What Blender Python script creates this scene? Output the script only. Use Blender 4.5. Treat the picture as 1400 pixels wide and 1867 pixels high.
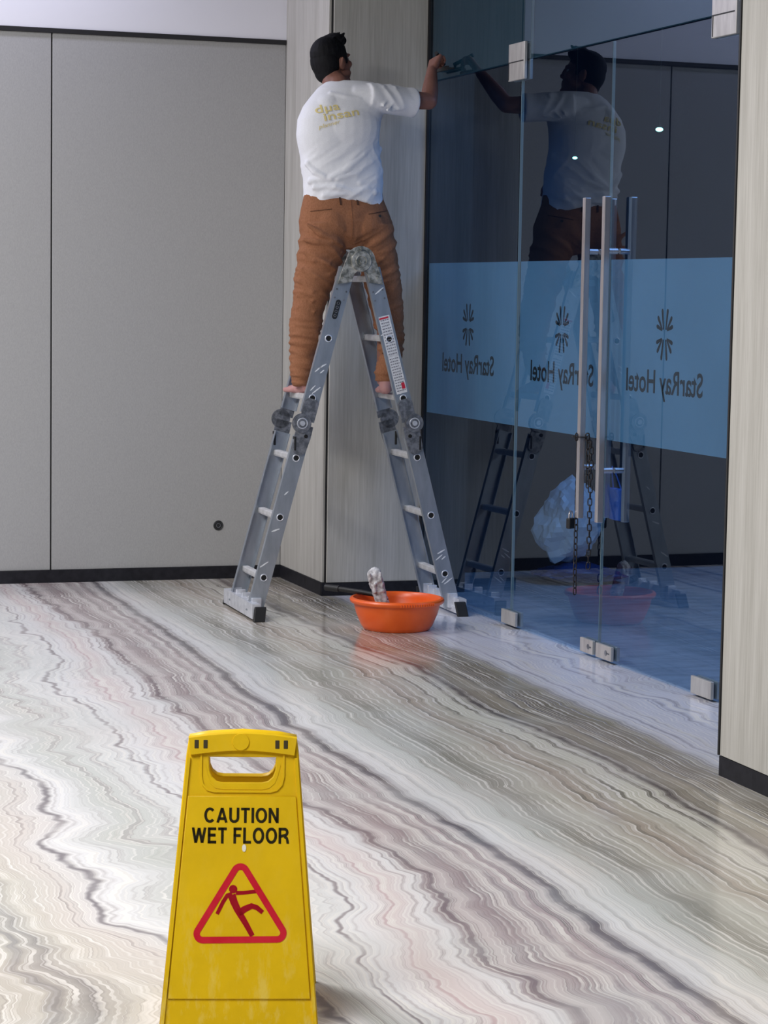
import bpy, bmesh, math, random
from mathutils import Vector, Matrix, noise, Euler
from mathutils.bvhtree import BVHTree
random.seed(7)
for o in list(bpy.data.objects): bpy.data.objects.remove(o)
S = bpy.context.scene
COL = S.collection
PI = math.pi
# ------------------------------------------------------------------ camera
F_PX, YAW, PITCH, ROLL, H = 4164.7, 0.3214, 0.0955, 0.0161, 1.55
cam_d = bpy.data.cameras.new('camera'); cam = bpy.data.objects.new('camera', cam_d); COL.objects.link(cam)
cy, sy, cp, sp = math.cos(YAW), math.sin(YAW), math.cos(PITCH), math.sin(PITCH)
FW = Vector((sy*cp, cy*cp, -sp)); RT = Vector((cy, -sy, 0)); UP = RT.cross(FW)
c_, s_ = math.cos(ROLL), math.sin(ROLL)
R2 = RT*c_ + UP*s_; U2 = -RT*s_ + UP*c_
M = Matrix((R2, U2, -FW)).transposed().to_4x4(); M.translation = Vector((0, 0, H))
cam.matrix_world = M
cam_d.sensor_fit = 'VERTICAL'; cam_d.sensor_height = 36.0
cam_d.lens = F_PX*36.0/1867.0
cam_d.clip_start = .05; cam_d.clip_end = 200
S.camera = cam
# ------------------------------------------------------------------ world, lights, exposure
W = bpy.data.worlds.new('world'); S.world = W; W.use_nodes = True
W.node_tree.nodes['Background'].inputs[0].default_value = (.82, .88, 1, 1)
W.node_tree.nodes['Background'].inputs[1].default_value = .35
S.view_settings.view_transform = 'Standard'; S.view_settings.look = 'None'
S.view_settings.gamma = 1; S.view_settings.exposure = 0.0
S.view_settings.use_curve_mapping = False
def area(name, loc, size, power, color=(1, 1, 1), rot=(0, 0, 0), sy_=None):
    d = bpy.data.lights.new(name, 'AREA'); d.energy = power; d.color = color; d.size = size
    if sy_: d.shape = 'RECTANGLE'; d.size_y = sy_
    o = bpy.data.objects.new(name, d); COL.objects.link(o); o.location = loc; o.rotation_euler = rot
    return o
CEIL = 3.95
area('ceiling_panel_light', (-0.3, 9.7, 3.88), 1.3, 125, (1, .99, .98))
area('ceiling_panel_light', (-0.6, 6.6, 3.88), 1.3, 180, (1, .99, .98))
area('ceiling_panel_light', (-1.2, 3.0, 3.88), 2.4, 225, (1, .99, .98))
area('cove_light', (0.2, 11.5, 3.85), 4.5, 52, (.76, .76, 1), (math.radians(-18), 0, 0), .25)
area('blue_interior_light', (6.2, 8.6, 3.7), 3.0, 110, (.25, .50, 1), (0, 0, 0), 4.0)
# ------------------------------------------------------------------ material helpers
def mat(name, col=(.5, .5, .5), rough=.5, metal=0, spec=.5, trans=0, **kw):
    m = bpy.data.materials.new(name); m.use_nodes = True
    b = m.node_tree.nodes['Principled BSDF']
    b.inputs['Base Color'].default_value = (*col, 1); b.inputs['Roughness'].default_value = rough
    b.inputs['Metallic'].default_value = metal; b.inputs['Specular IOR Level'].default_value = spec
    for k, v in kw.items(): b.inputs[k].default_value = v
    return m
class NT:
    def __init__(s, m): s.t = m.node_tree; s.b = m.node_tree.nodes.get('Principled BSDF')
    def n(s, typ, **kw):
        x = s.t.nodes.new(typ)
        for k, v in kw.items(): setattr(x, k, v)
        return x
    def l(s, a, b): s.t.links.new(a, b)
    def val(s, sock, v):
        if hasattr(v, 'is_linked') or hasattr(v, 'links'): s.l(v, sock)
        else: sock.default_value = v
    def m(s, op, a, b=0, c=None):
        x = s.n('ShaderNodeMath', operation=op); s.val(x.inputs[0], a); s.val(x.inputs[1], b)
        if c is not None: s.val(x.inputs[2], c)
        return x.outputs[0]
    def ramp(s, fac, stops, interp='LINEAR'):
        r = s.n('ShaderNodeValToRGB'); e = r.color_ramp; e.interpolation = interp
        while len(e.elements) < len(stops): e.elements.new(.5)
        for el, (p, c) in zip(e.elements, stops):
            el.position = p; el.color = (c, c, c, 1) if isinstance(c, (int, float)) else (*c, 1)
        s.l(fac, r.inputs[0]); return r.outputs[0]
    def noise(s, vec=None, scale=5, detail=4, rough=.5, dist=0, dim='3D', w=None):
        x = s.n('ShaderNodeTexNoise', noise_dimensions=dim); x.inputs['Scale'].default_value = scale
        x.inputs['Detail'].default_value = detail; x.inputs['Roughness'].default_value = rough
        x.inputs['Distortion'].default_value = dist
        if vec is not None: s.l(vec, x.inputs['Vector'])
        if w is not None: s.l(w, x.inputs['W'])
        return x.outputs[0]
    def mix(s, f, a, b, typ='MIX'):
        x = s.n('ShaderNodeMix', data_type='RGBA', blend_type=typ); s.val(x.inputs[0], f)
        for i, v in ((6, a), (7, b)):
            if isinstance(v, tuple): x.inputs[i].default_value = (*v, 1)
            else: s.l(v, x.inputs[i])
        return x.outputs[2]
    def mapping(s, vec, sc=(1, 1, 1), rot=(0, 0, 0)):
        x = s.n('ShaderNodeMapping'); x.inputs['Scale'].default_value = sc; x.inputs['Rotation'].default_value = rot
        s.l(vec, x.inputs['Vector']); return x.outputs[0]
    def obj(s): return s.n('ShaderNodeTexCoord').outputs['Object']
    def bump(s, h, st=.2, d=.01):
        x = s.n('ShaderNodeBump'); x.inputs['Strength'].default_value = st; x.inputs['Distance'].default_value = d
        s.l(h, x.inputs['Height']); s.l(x.outputs[0], s.b.inputs['Normal'])
def srgb(r, g, b):
    f = lambda v: (v/255/12.92) if v/255 <= .04045 else ((v/255+.055)/1.055)**2.4
    return (f(r), f(g), f(b))
def noisy(m, a, b, scale=5, detail=4, sc=(1, 1, 1), lo=.35, hi=.65, bump=0, bd=.002):
    t = NT(m); v = t.mapping(t.obj(), sc); n = t.noise(v, scale, detail, .6)
    t.l(t.ramp(n, [(lo, a), (hi, b)]), t.b.inputs['Base Color'])
    if bump: t.bump(n, bump, bd)
    return m
# walls
m_panel = noisy(mat('fabric_panel', rough=.85, spec=.15), (.36, .36, .365), (.41, .41, .412), 260, 2, (1, 1, .35), .3, .7, .25, .001)
m_wood = mat('grey_laminate', rough=.6, spec=.25)
t = NT(m_wood); v = t.mapping(t.obj(), (1, 1, .035)); n1 = t.noise(v, 16, 5, .65); n2 = t.noise(v, 110, 3, .6)
f = t.m('ADD', t.m('MULTIPLY', n1, .55), t.m('MULTIPLY', n2, .45))
t.l(t.ramp(f, [(.36, (.40, .385, .35)), (.5, (.475, .46, .425)), (.64, (.55, .535, .50))]), t.b.inputs['Base Color']); t.bump(n2, .15, .0008)
m_white = mat('white_paint', (.80, .80, .86), .8, spec=.2)
m_black = noisy(mat('black_skirting', rough=.5, spec=.2), (.012, .012, .016), (.02, .02, .026), 30)
m_joint = mat('black_joint', (.012, .012, .014), .6)
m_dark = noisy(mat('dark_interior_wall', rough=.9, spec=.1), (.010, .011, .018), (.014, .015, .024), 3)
# metals and plastics
m_alu = noisy(mat('scuffed_aluminium', rough=.42, metal=.75), (.34, .38, .43), (.48, .52, .58), 18, 5, (1, 1, .3), .3, .7, .1, .001)
m_rung = noisy(mat('rung_aluminium', rough=.5, metal=.45), (.60, .60, .60), (.72, .72, .73), 30, 4)
m_hinge = noisy(mat('worn_hinge_steel', rough=.45, metal=.7), (.16, .17, .19), (.34, .35, .38), 40, 5, lo=.4, hi=.62)
m_splat = noisy(mat('paint_splattered_hinge', rough=.55, metal=.4), (.14, .145, .13), (.50, .49, .45), 38, 6, lo=.40, hi=.62)
m_bar = noisy(mat('bar_aluminium', rough=.4, metal=.5), (.62, .64, .70), (.82, .84, .9), 25, 5)
m_rubber = mat('black_rubber', (.012, .012, .013), .55)
m_hole = mat('tube_dark', (.006, .006, .006), .8)
m_label = noisy(mat('white_label', rough=.5), (.62, .62, .64), (.80, .80, .82), 60, 3)
m_print = mat('grey_print', (.22, .22, .25), .6)
m_red = mat('red_print', (.55, .02, .05), .5)
m_badge = mat('black_badge', (.02, .022, .025), .4)
m_scuff = mat('white_paint_smear', (.8, .82, .85), .6)
m_steel = noisy(mat('brushed_steel', rough=.28, metal=.85), (.66, .62, .64), (.78, .74, .76), 60, 3, (1, 1, .1))
m_patch = noisy(mat('satin_patch_fitting', rough=.38, metal=.55), (.50, .48, .46), (.62, .60, .57), 40, 3, (1, 1, .2))
m_orange = noisy(mat('orange_plastic', rough=.32, spec=.5), (.86, .115, .012), (.92, .145, .018), 6)
m_orange.node_tree.nodes['Principled BSDF'].inputs['Subsurface Weight'].default_value = .0
m_chain = mat('dark_chain_steel', (.05, .045, .045), .4, .8)
# glass: clear tint with mirror share by angle, one reflecting side per sheet
def glass_mat(name, tint, ior=1.75, dirty=.0):
    m = bpy.data.materials.new(name); m.use_nodes = True; nt = m.node_tree; nt.nodes.clear(); t = NT(m)
    out = t.n('ShaderNodeOutputMaterial'); tr = t.n('ShaderNodeBsdfTransparent'); gl = t.n('ShaderNodeBsdfGlossy')
    tr.inputs[0].default_value = (*tint, 1); gl.inputs['Roughness'].default_value = .0; gl.inputs['Color'].default_value = (.66, .80, 1, 1)
    fr = t.n('ShaderNodeFresnel'); fr.inputs[0].default_value = ior; ge = t.n('ShaderNodeNewGeometry')
    fac = t.m('MULTIPLY', fr.outputs[0], t.m('SUBTRACT', 1, ge.outputs['Backfacing']))
    mx = t.n('ShaderNodeMixShader'); t.l(fac, mx.inputs[0]); t.l(tr.outputs[0], mx.inputs[1]); t.l(gl.outputs[0], mx.inputs[2])
    t.l(mx.outputs[0], out.inputs[0]); return m
m_glass = glass_mat('tinted_glass', (.70, .78, .84))
def film_mat(name, col, tr_, dens):
    m = bpy.data.materials.new(name); m.use_nodes = True; nt = m.node_tree; nt.nodes.clear(); t = NT(m)
    out = t.n('ShaderNodeOutputMaterial'); d = t.n('ShaderNodeBsdfDiffuse'); u = t.n('ShaderNodeBsdfTranslucent'); x = t.n('ShaderNodeBsdfTransparent')
    n = t.noise(t.obj(), 1.3, 3); cr = t.ramp(n, [(.3, tuple(c*.9 for c in col)), (.7, tuple(c*1.08 for c in col))])
    t.l(cr, d.inputs[0]); u.inputs[0].default_value = (*tr_, 1)
    a = t.n('ShaderNodeMixShader'); a.inputs[0].default_value = .5; t.l(d.outputs[0], a.inputs[1]); t.l(u.outputs[0], a.inputs[2])
    b = t.n('ShaderNodeMixShader'); b.inputs[0].default_value = dens; t.l(x.outputs[0], b.inputs[1]); t.l(a.outputs[0], b.inputs[2])
    t.l(b.outputs[0], out.inputs[0]); return m
m_edge = mat('polished_glass_edge', (.20, .29, .33), .25, spec=.6)
m_film = film_mat('blue_frosted_film', (.46, .74, .92), (.20, .38, .50), .97)
m_teal = film_mat('teal_transom_film', (.09, .175, .185), (.06, .12, .14), .8)
m_ink = mat('dark_lettering', (.016, .020, .022), .7)
# ------------------------------------------------------------------ geometry helpers
def link(name, me, m=None, parent=None, loc=None):
    o = bpy.data.objects.new(name, me); COL.objects.link(o)
    if m:
        for k in (m if isinstance(m, (list, tuple)) else [m]): me.materials.append(k)
    if parent: o.parent = parent
    if loc: o.location = loc
    return o
def bm_obj(name, bm, m=None, parent=None, smooth=False, loc=None):
    me = bpy.data.meshes.new(name); bmesh.ops.recalc_face_normals(bm, faces=bm.faces); bm.to_mesh(me); bm.free()
    if smooth:
        for p in me.polygons: p.use_smooth = True
        try: me.set_sharp_from_angle(angle=math.radians(40))
        except Exception: pass
    return link(name, me, m, parent, loc)
def empty(name, loc=(0, 0, 0), rz=0, label=None, cat=None, group=None):
    o = bpy.data.objects.new(name, None); COL.objects.link(o); o.location = loc; o.rotation_euler = (0, 0, rz)
    o.empty_display_size = .05
    return tag(o, label, cat, group)
def tag(o, label=None, cat=None, group=None, kind=None):
    if label: o['label'] = label
    if cat: o['category'] = cat
    if group: o['group'] = group
    if kind: o['kind'] = kind
    return o
def box(bm, a, b, bev=0, mi=0):
    """axis aligned box between corners a and b"""
    r = bmesh.ops.create_cube(bm, size=1); vs = r['verts']
    for v in vs: v.co = Vector(((a[i]+b[i])/2 + v.co[i]*(b[i]-a[i]) for i in range(3)))
    fs = list({f for v in vs for f in v.link_faces})
    for f in fs: f.material_index = mi
    if bev:
        es = list({e for v in vs for e in v.link_edges})
        r = bmesh.ops.bevel(bm, geom=es, offset=bev, segments=2, profile=.5, affect='EDGES')
        for f in r['faces']: f.material_index = mi
    return vs
def cyl(bm, p, q, r, r2=None, n=20, mi=0, caps=True):
    p, q = Vector(p), Vector(q); d = q-p; r2 = r if r2 is None else r2
    R = d.to_track_quat('Z', 'Y').to_matrix().to_4x4(); R.translation = (p+q)/2
    x = bmesh.ops.create_cone(bm, cap_ends=caps, segments=n, radius1=r, radius2=r2, depth=d.length, matrix=R)
    for f in {f for v in x['verts'] for f in v.link_faces}: f.material_index = mi
    return x['verts']
def torus(bm, c, axis, R, r, n=24, k=8, stretch=(1, 1, 1), mi=0):
    q = Vector(axis).to_track_quat('Z', 'Y').to_matrix(); g = []
    for i in range(n):
        a = 2*PI*i/n; ring = []
        for j in range(k):
            b = 2*PI*j/k; v = Vector(((R+r*math.cos(b))*math.cos(a)*stretch[0], (R+r*math.cos(b))*math.sin(a)*stretch[1], r*math.sin(b)))
            ring.append(bm.verts.new(Vector(c)+q @ v))
        g.append(ring)
    for i in range(n):
        for j in range(k):
            f = bm.faces.new((g[i][j], g[(i+1) % n][j], g[(i+1) % n][(j+1) % k], g[i][(j+1) % k])); f.material_index = mi; f.smooth = True
def sweep(bm, pts, prof, up=(0, 0, 1), caps=True, mi=0):
    """sweep closed 2-D profile (list of (a,b)) along points"""
    rings = []; n = len(pts)
    for i, p in enumerate(pts):
        p = Vector(p); d = (Vector(pts[min(i+1, n-1)])-Vector(pts[max(i-1, 0)])).normalized()
        s = d.cross(Vector(up)).normalized(); u = s.cross(d)
        rings.append([bm.verts.new(p+s*a+u*b) for a, b in prof])
    k = len(prof)
    for i in range(n-1):
        for j in range(k):
            f = bm.faces.new((rings[i][j], rings[i][(j+1) % k], rings[i+1][(j+1) % k], rings[i+1][j])); f.material_index = mi
    if caps:
        for r in (rings[0], rings[-1]):
            f = bm.faces.new(r); f.material_index = mi
def circ(r, n=10, ry=None): return [(r*math.cos(2*PI*i/n), (ry or r)*math.sin(2*PI*i/n)) for i in range(n)]
def curve_mesh(outlines, thick, bev=0, res=1):
    """flat plate from closed 2-D outlines (first outer, others holes), lying in XY, centred in Z"""
    cu = bpy.data.curves.new('tmp', 'CURVE'); cu.dimensions = '2D'; cu.fill_mode = 'BOTH'
    cu.extrude = thick/2; cu.bevel_depth = bev; cu.bevel_resolution = 1
    for L in outlines:
        s = cu.splines.new('POLY'); s.points.add(len(L)-1); s.use_cyclic_u = True
        for p, c in zip(s.points, L): p.co = (c[0], c[1], 0, 1)
    return to_mesh(cu)
def to_mesh(cu):
    o = bpy.data.objects.new('tmp', cu); COL.objects.link(o)
    dg = bpy.context.evaluated_depsgraph_get(); dg.update()
    me = bpy.data.meshes.new_from_object(o.evaluated_get(dg)); me.materials.clear()
    bpy.data.objects.remove(o); bpy.data.curves.remove(cu)
    return me
def text_mesh(txt, size, bold=0, thick=.0006, shear=0, width=None, align='CENTER'):
    cu = bpy.data.curves.new('tmp', 'FONT'); cu.body = txt; cu.size = size; cu.offset = bold; cu.extrude = thick; cu.shear = shear
    cu.align_x = align; cu.resolution_u = 4
    me = to_mesh(cu)
    if width:
        xs = [v.co.x for v in me.vertices]; w = max(xs)-min(xs); c = (max(xs)+min(xs))/2 if align == 'CENTER' else min(xs)
        for v in me.vertices: v.co.x = (v.co.x-c)*width/w
    return me
def arc(cx, cz, r, a0, a1, n): return [(cx+r*math.cos(math.radians(a0+(a1-a0)*i/n)), cz+r*math.sin(math.radians(a0+(a1-a0)*i/n))) for i in range(n+1)]
def rrect(x0, y0, x1, y1, r, n=5):
    return arc(x1-r, y1-r, r, 0, 90, n)+arc(x0+r, y1-r, r, 90, 180, n)+arc(x0+r, y0+r, r, 180, 270, n)+arc(x1-r, y0+r, r, 270, 360, n)
# ------------------------------------------------------------------ layout numbers (metres)
Y1 = 11.918; XC = 3.376; Y2 = 11.119; XG = 3.9076; GS = -.0173; XR = 3.372; YR = 6.624; XJ = 2.119
ZT = 2.873; BB = .067; ZD = 2.620; ZB1 = 1.706; ZB2 = .944
# ------------------------------------------------------------------ floor with flowing onyx bands
VEIN = {
 0: [(0.832, 4.683), (0.842, 4.843), (0.831, 4.991), (0.851, 5.23), (0.839, 5.4), (.80, 5.9), (.70, 7.5), (.6, 12)],
 1: [(1.455, 4.536), (1.451, 4.687), (1.195, 5.245), (1.155, 5.339), (1.109, 5.377), (1.105, 5.506), (1.121, 5.608), (1.108, 5.722), (1.093, 5.869), (1.098, 6.018), (1.079, 6.213), (1.142, 6.364), (1.195, 6.526), (1.22, 6.781), (1.234, 6.936), (1.201, 7.169), (1.136, 7.316), (1.15, 8.5), (1.2, 12)],
 2: [(1.576, 4.476), (1.581, 4.619), (1.567, 4.789), (1.602, 5.002), (1.607, 5.143), (1.661, 5.304), (1.718, 5.395), (1.734, 5.612), (1.718, 5.764), (1.599, 6.763), (1.577, 7.015), (1.592, 7.229), (1.602, 7.554), (1.62, 8.066), (1.605, 8.353), (1.588, 8.659), (1.596, 8.914), (1.63, 9.109), (1.719, 9.372), (1.726, 9.671), (1.747, 10.067), (1.729, 10.327), (1.72, 12)],
 3: [(1.922, 4.38), (1.894, 4.657), (1.896, 5.017), (1.94, 5.335), (1.985, 5.634), (1.979, 6.147), (1.962, 6.592), (1.918, 7.625), (1.918, 7.995), (1.915, 8.339), (1.96, 9.033), (1.978, 9.387), (2.005, 10.181), (1.964, 10.639), (1.944, 11.443)],
 4: [(2.253, 4.288), (2.248, 4.69), (2.254, 5.018), (2.276, 5.383), (2.292, 5.736), (2.298, 6.099), (2.28, 6.284), (2.265, 6.758), (2.248, 7.299), (2.248, 7.7), (2.263, 8.198), (2.28, 8.757), (2.298, 9.241), (2.306, 9.62), (2.315, 10.201), (2.335, 11.428)],
 5: [(2.559, 4.742), (2.563, 5.196), (2.591, 5.595), (2.571, 6.136), (2.604, 6.673), (2.611, 7.209), (2.619, 7.827), (2.628, 8.545), (2.644, 9.238), (2.596, 9.883), (2.58, 11.5)],
 6: [(3.017, 5.61), (3.048, 6.161), (3.084, 6.552), (3.105, 7.04), (3.071, 7.448), (3.032, 7.957), (3.075, 8.441), (3.1, 8.915), (3.033, 9.54), (3.008, 10.142), (3.0, 11.5)],
 7: [(3.40, 5.2), (3.425, 6.729), (3.438, 7.006), (3.442, 7.465), (3.445, 7.978), (3.449, 8.555), (3.453, 9.209), (3.448, 9.697), (3.44, 11.5)]}
def vx(L, y):
    if y <= L[0][1]: return L[0][0]
    for (x0, y0), (x1, y1) in zip(L, L[1:]):
        if y <= y1:
            f = (y-y0)/(y1-y0); f = f*f*(3-2*f)*.5+f*.5; return x0+(x1-x0)*f
    return L[-1][0]
def build_floor():
    xs = [-5, -2.5, -1.2] + [-.6+.04*i for i in range(116)]
    ys = [-3, -1, 1, 2, 3] + [3.6+.05*i for i in range(172)] + [12.3+.45*i for i in range(12)]
    me = bpy.data.meshes.new('floor'); V = []; A = []
    for y in ys:
        c = [vx(VEIN[k], y) for k in range(8)]
        for x in xs:
            V.append((x, y, 0))
            if x <= c[0]: s = (x-c[0])*2.6
            elif x >= c[7]: s = 7+(x-c[7])*2.2
            else:
                for k in range(7):
                    if x < c[k+1]: s = k+(x-c[k])/(c[k+1]-c[k]); break
            A.append(s)
    n = len(xs); F = [(j*n+i, j*n+i+1, (j+1)*n+i+1, (j+1)*n+i) for j in range(len(ys)-1) for i in range(n-1)]
    me.from_pydata(V, [], F); a = me.attributes.new('band', 'FLOAT', 'POINT'); a.data.foreach_set('value', A)
    return me
m_floor = mat('onyx_marble', rough=.10, spec=.45)
t = NT(m_floor)
att = t.n('ShaderNodeAttribute', attribute_name='band').outputs['Fac']; pos = t.n('ShaderNodeNewGeometry').outputs['Position']
w1 = t.noise(t.mapping(pos, (.9, 1.3, 1)), 1.0, 2, .5); w2 = t.noise(t.mapping(pos, (1.5, 4.2, 1)), 1.0, 3, .5); w3 = t.noise(t.mapping(pos, (4, 10, 1)), 1.0, 2, .5)
wav = t.m('ADD', t.m('ADD', t.m('MULTIPLY', t.m('SUBTRACT', w1, .5), .40), t.m('MULTIPLY', t.m('SUBTRACT', w2, .5), .50)), t.m('MULTIPLY', t.m('SUBTRACT', w3, .5), .06))
# the left (pale) half is more crumpled than the right
crump = t.ramp(t.m('DIVIDE', att, 9), [(.0, 1.0), (.33, 1.0), (.42, .50), (.8, .30), (.87, 1.0)])
s = t.m('ADD', att, t.m('MULTIPLY', wav, crump))
C = srgb
wht = C(232, 231, 232); grn = C(196, 198, 192); mau = C(150, 132, 134); drk = C(106, 96, 102); bei = C(206, 196, 184); tau = C(142, 136, 122); lav = C(216, 216, 226); pnk = C(222, 208, 206); olv = C(112, 108, 94)
base = t.ramp(t.m('DIVIDE', s, 9), [(0, C(186, 180, 168)), (.015, C(150, 146, 140)), (.04, C(204, 198, 186)), (.085, C(214, 206, 200)), (.125, wht), (.16, grn),
    (.2, C(222, 222, 220)), (.24, wht), (.28, pnk), (.318, wht), (.333, mau), (.35, C(206, 196, 194)), (.375, mau), (.395, C(216, 208, 204)), (.42, C(168, 152, 154)), (.436, C(216, 210, 208)), (.449, drk),
    (.462, wht), (.49, C(220, 220, 218)), (.52, grn), (.56, C(150, 148, 138)), (.585, C(194, 192, 180)), (.61, C(168, 156, 142)), (.64, C(200, 198, 184)), (.662, C(216, 214, 202)), (.675, C(118, 110, 100)), (.70, C(158, 150, 132)), (.735, C(122, 114, 100)), (.765, C(146, 140, 120)), (.785, lav)])
# fine parallel lines
def lines(k, off, lo, hi, det=3): return t.ramp(t.noise(None, 1, det, .62, dim='1D', w=t.m('ADD', t.m('MULTIPLY', s, k), off)), [(lo, 0), (hi, 1)])
brk = t.ramp(t.noise(pos, 3.2, 4, .6), [(.36, .25), (.56, 1)]); brk2 = t.ramp(t.noise(t.mapping(pos, (3, 1.4, 1)), 2.0, 3, .6), [(.40, .1), (.60, 1)])
dstr = t.ramp(t.m('DIVIDE', s, 9), [(0, .6), (.11, .35), (.3, .40), (.335, .85), (.45, .85), (.47, .30), (.52, .60), (.62, .65), (.67, .95), (.77, .95), (.79, .60)])
dcol = t.ramp(t.m('DIVIDE', s, 9), [(0, C(120, 114, 110)), (.25, C(150, 134, 136)), (.42, C(104, 92, 96)), (.52, C(140, 136, 124)), (.68, C(88, 82, 72)), (.8, C(140, 138, 148))])
c = t.mix(t.m('MULTIPLY', t.m('MULTIPLY', lines(9, 0, .55, .63), dstr), brk), base, dcol)
c = t.mix(t.m('MULTIPLY', t.m('MULTIPLY', lines(23, 51, .56, .64), t.m('MULTIPLY', dstr, .75)), brk2), c, dcol)
c = t.mix(t.m('MULTIPLY', t.m('MULTIPLY', lines(14, 37.3, .56, .62), .75), brk2), c, C(240, 236, 230))
c = t.mix(t.m('MULTIPLY', t.m('MULTIPLY', lines(31, 7.7, .55, .63), .65), brk), c, C(240, 237, 232))
c = t.mix(t.m('MULTIPLY', lines(60, 3.1, .35, .75, 2), .10), c, (.05, .04, .04))
# named dark veins at whole band values
for k, wd, st, colr in ((0, .035, .8, C(96, 92, 94)), (.17, .02, .6, C(110, 106, 104)), (1, .030, .85, C(104, 96, 104)), (2, .022, .75, C(112, 98, 106)), (3.04, .055, .7, C(112, 96, 102)), (3.62, .03, .6, C(120, 104, 110)), (4, .060, .85, C(88, 82, 90)), (5.0, .05, .45, C(130, 128, 116)), (6.06, .045, .85, C(82, 74, 72)), (2.45, .018, .5, C(176, 140, 144))):
    d = t.m('ABSOLUTE', t.m('SUBTRACT', s, k))
    g = t.ramp(t.m('DIVIDE', d, wd*1.5), [(0, 1), (.25, .9), (1, 0)])
    bk = t.ramp(t.noise(pos, 2.1+k, 3), [(.30, .25), (.52, 1)])
    c = t.mix(t.m('MULTIPLY', t.m('MULTIPLY', g, st), bk), c, colr)
# clouds of warm and cool stain
cl1 = t.ramp(t.noise(pos, 1.1, 4, .6), [(.42, 0), (.66, 1)])
c = t.mix(t.m('MULTIPLY', cl1, .25), c, C(214, 202, 196)); c = t.mix(t.m('MULTIPLY', t.ramp(t.noise(t.mapping(pos, (1, 1, 1), (0, 0, .6)), 1.7, 3), [(.5, 0), (.7, 1)]), .3), c, C(204, 208, 206))
t.l(c, t.b.inputs['Base Color'])
t.l(t.ramp(t.noise(pos, 6, 3), [(.3, .12), (.7, .18)]), t.b.inputs['Roughness'])
sb_ = None
fl_ob = link('floor', build_floor(), m_floor); tag(fl_ob, kind='structure', label='polished onyx-look marble floor with flowing grey, mauve and cream bands')
# ------------------------------------------------------------------ room shell
def sbox(name, a, b, m, parent=None, bev=0, label=None, kind='structure'):
    bm = bmesh.new(); box(bm, a, b, bev); o = bm_obj(name, bm, m, parent)
    if not parent: tag(o, label, kind=kind)
    return o
m_ceil = mat('dark_grey_ceiling', (.16, .16, .17), .9, spec=.1)
sbox('ceiling', (-5, -3, CEIL), (10.1, 17.6, CEIL+.1), m_ceil)
sbox('wall_left', (-5.1, -3, 0), (-5, 17, CEIL), m_ceil)
sbox('wall_front', (-5.1, -3.1, 0), (10, -3, CEIL), m_ceil)
wb = sbox('wall_back', (-5, Y1+.012, 0), (XC+.02, Y1+.15, CEIL), m_joint, label='back wall of tall grey fabric panels with a white band on top')
JW = .004
for a, b in ((-5, -2.3), (-2.3, XJ-3.0 if False else -.08), (-.08+0, XJ), (XJ, XC)):
    l = .0 if b == XC else JW
    sbox('wall_panel', (a+JW, Y1, BB), (b-l, Y1+.02, ZT-.012), m_panel, wb, .002)
sbox('upper_wall', (-5, Y1-.004, ZT+.012), (XC, Y1+.02, CEIL), m_white, wb)
sbox('trim_1', (-5, Y1-.012, ZT-.012), (XC-.001, Y1+.011, ZT+.011), m_joint, label='thin black strip above the grey panels')
sbox('baseboard_back', (-5, Y1-.012, 0), (XC-.001, Y1+.011, BB), m_black, label='black skirting along the back wall')
# pillar between the back wall and the glass
wm = sbox('wall_middle', (XC+.012, Y2+.012, 0), (XG+.25, Y1+.12, CEIL), m_joint, label='wood-grain clad pillar beside the glass front')
sbox('wall_panel', (XC, Y2+.016, BB), (XC+.02, Y1-.002, CEIL), m_wood, wm, .002)
sbox('wall_panel', (XC+.022, Y2, BB), (XG-.012, Y2+.02, CEIL), m_wood, wm, .002)
bm = bmesh.new(); box(bm, (XC-.006, Y2+.002, 0), (XC+.011, Y1-.013, BB)); box(bm, (XC-.006, Y2-.006, 0), (XG-.008, Y2+.011, BB)); o = bm_obj('baseboard_middle', bm, m_black); tag(o, 'black skirting around the pillar', kind='structure')
bm = bmesh.new(); box(bm, (XG-.012, Y2-.012, 0), (XG+.03, Y2+.03, CEIL)); tag(bm_obj('trim_2', bm, m_joint), 'black channel holding the far edge of the glass', kind='structure')
# right-hand pillar, face toward -X
wr = sbox('wall_right', (XR+.012, -3, 0), (XG+1.2, YR-.012, CEIL), m_joint, label='light wood-grain pillar at the right edge')
sbox('wall_panel', (XR, -3, BB), (XR+.02, YR-.004, CEIL), m_wood, wr, .002)
sbox('wall_panel', (XR+.022, YR-.02, BB), (XG+.05, YR, CEIL), m_wood, wr, .002)
bm = bmesh.new(); box(bm, (XR-.0, -3, 0), (XR+.011, YR-.0, BB-.002)); tag(bm_obj('baseboard_right', bm, m_black), 'black skirting under the right pillar', kind='structure')
sbox('trim_3', (XR-.004, YR-.003, BB), (XR+.010, YR+.006, CEIL), m_joint, label='thin black edge strip down the right pillar')
# dim room behind the glass
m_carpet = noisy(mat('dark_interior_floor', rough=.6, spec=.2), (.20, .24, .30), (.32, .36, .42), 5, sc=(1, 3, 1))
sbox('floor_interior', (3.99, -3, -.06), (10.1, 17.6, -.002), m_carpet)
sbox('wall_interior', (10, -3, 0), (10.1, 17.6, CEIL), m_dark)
sbox('wall_interior_end', (XG+.25, Y1, 0), (10, Y1+.1, CEIL), m_dark)
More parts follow.
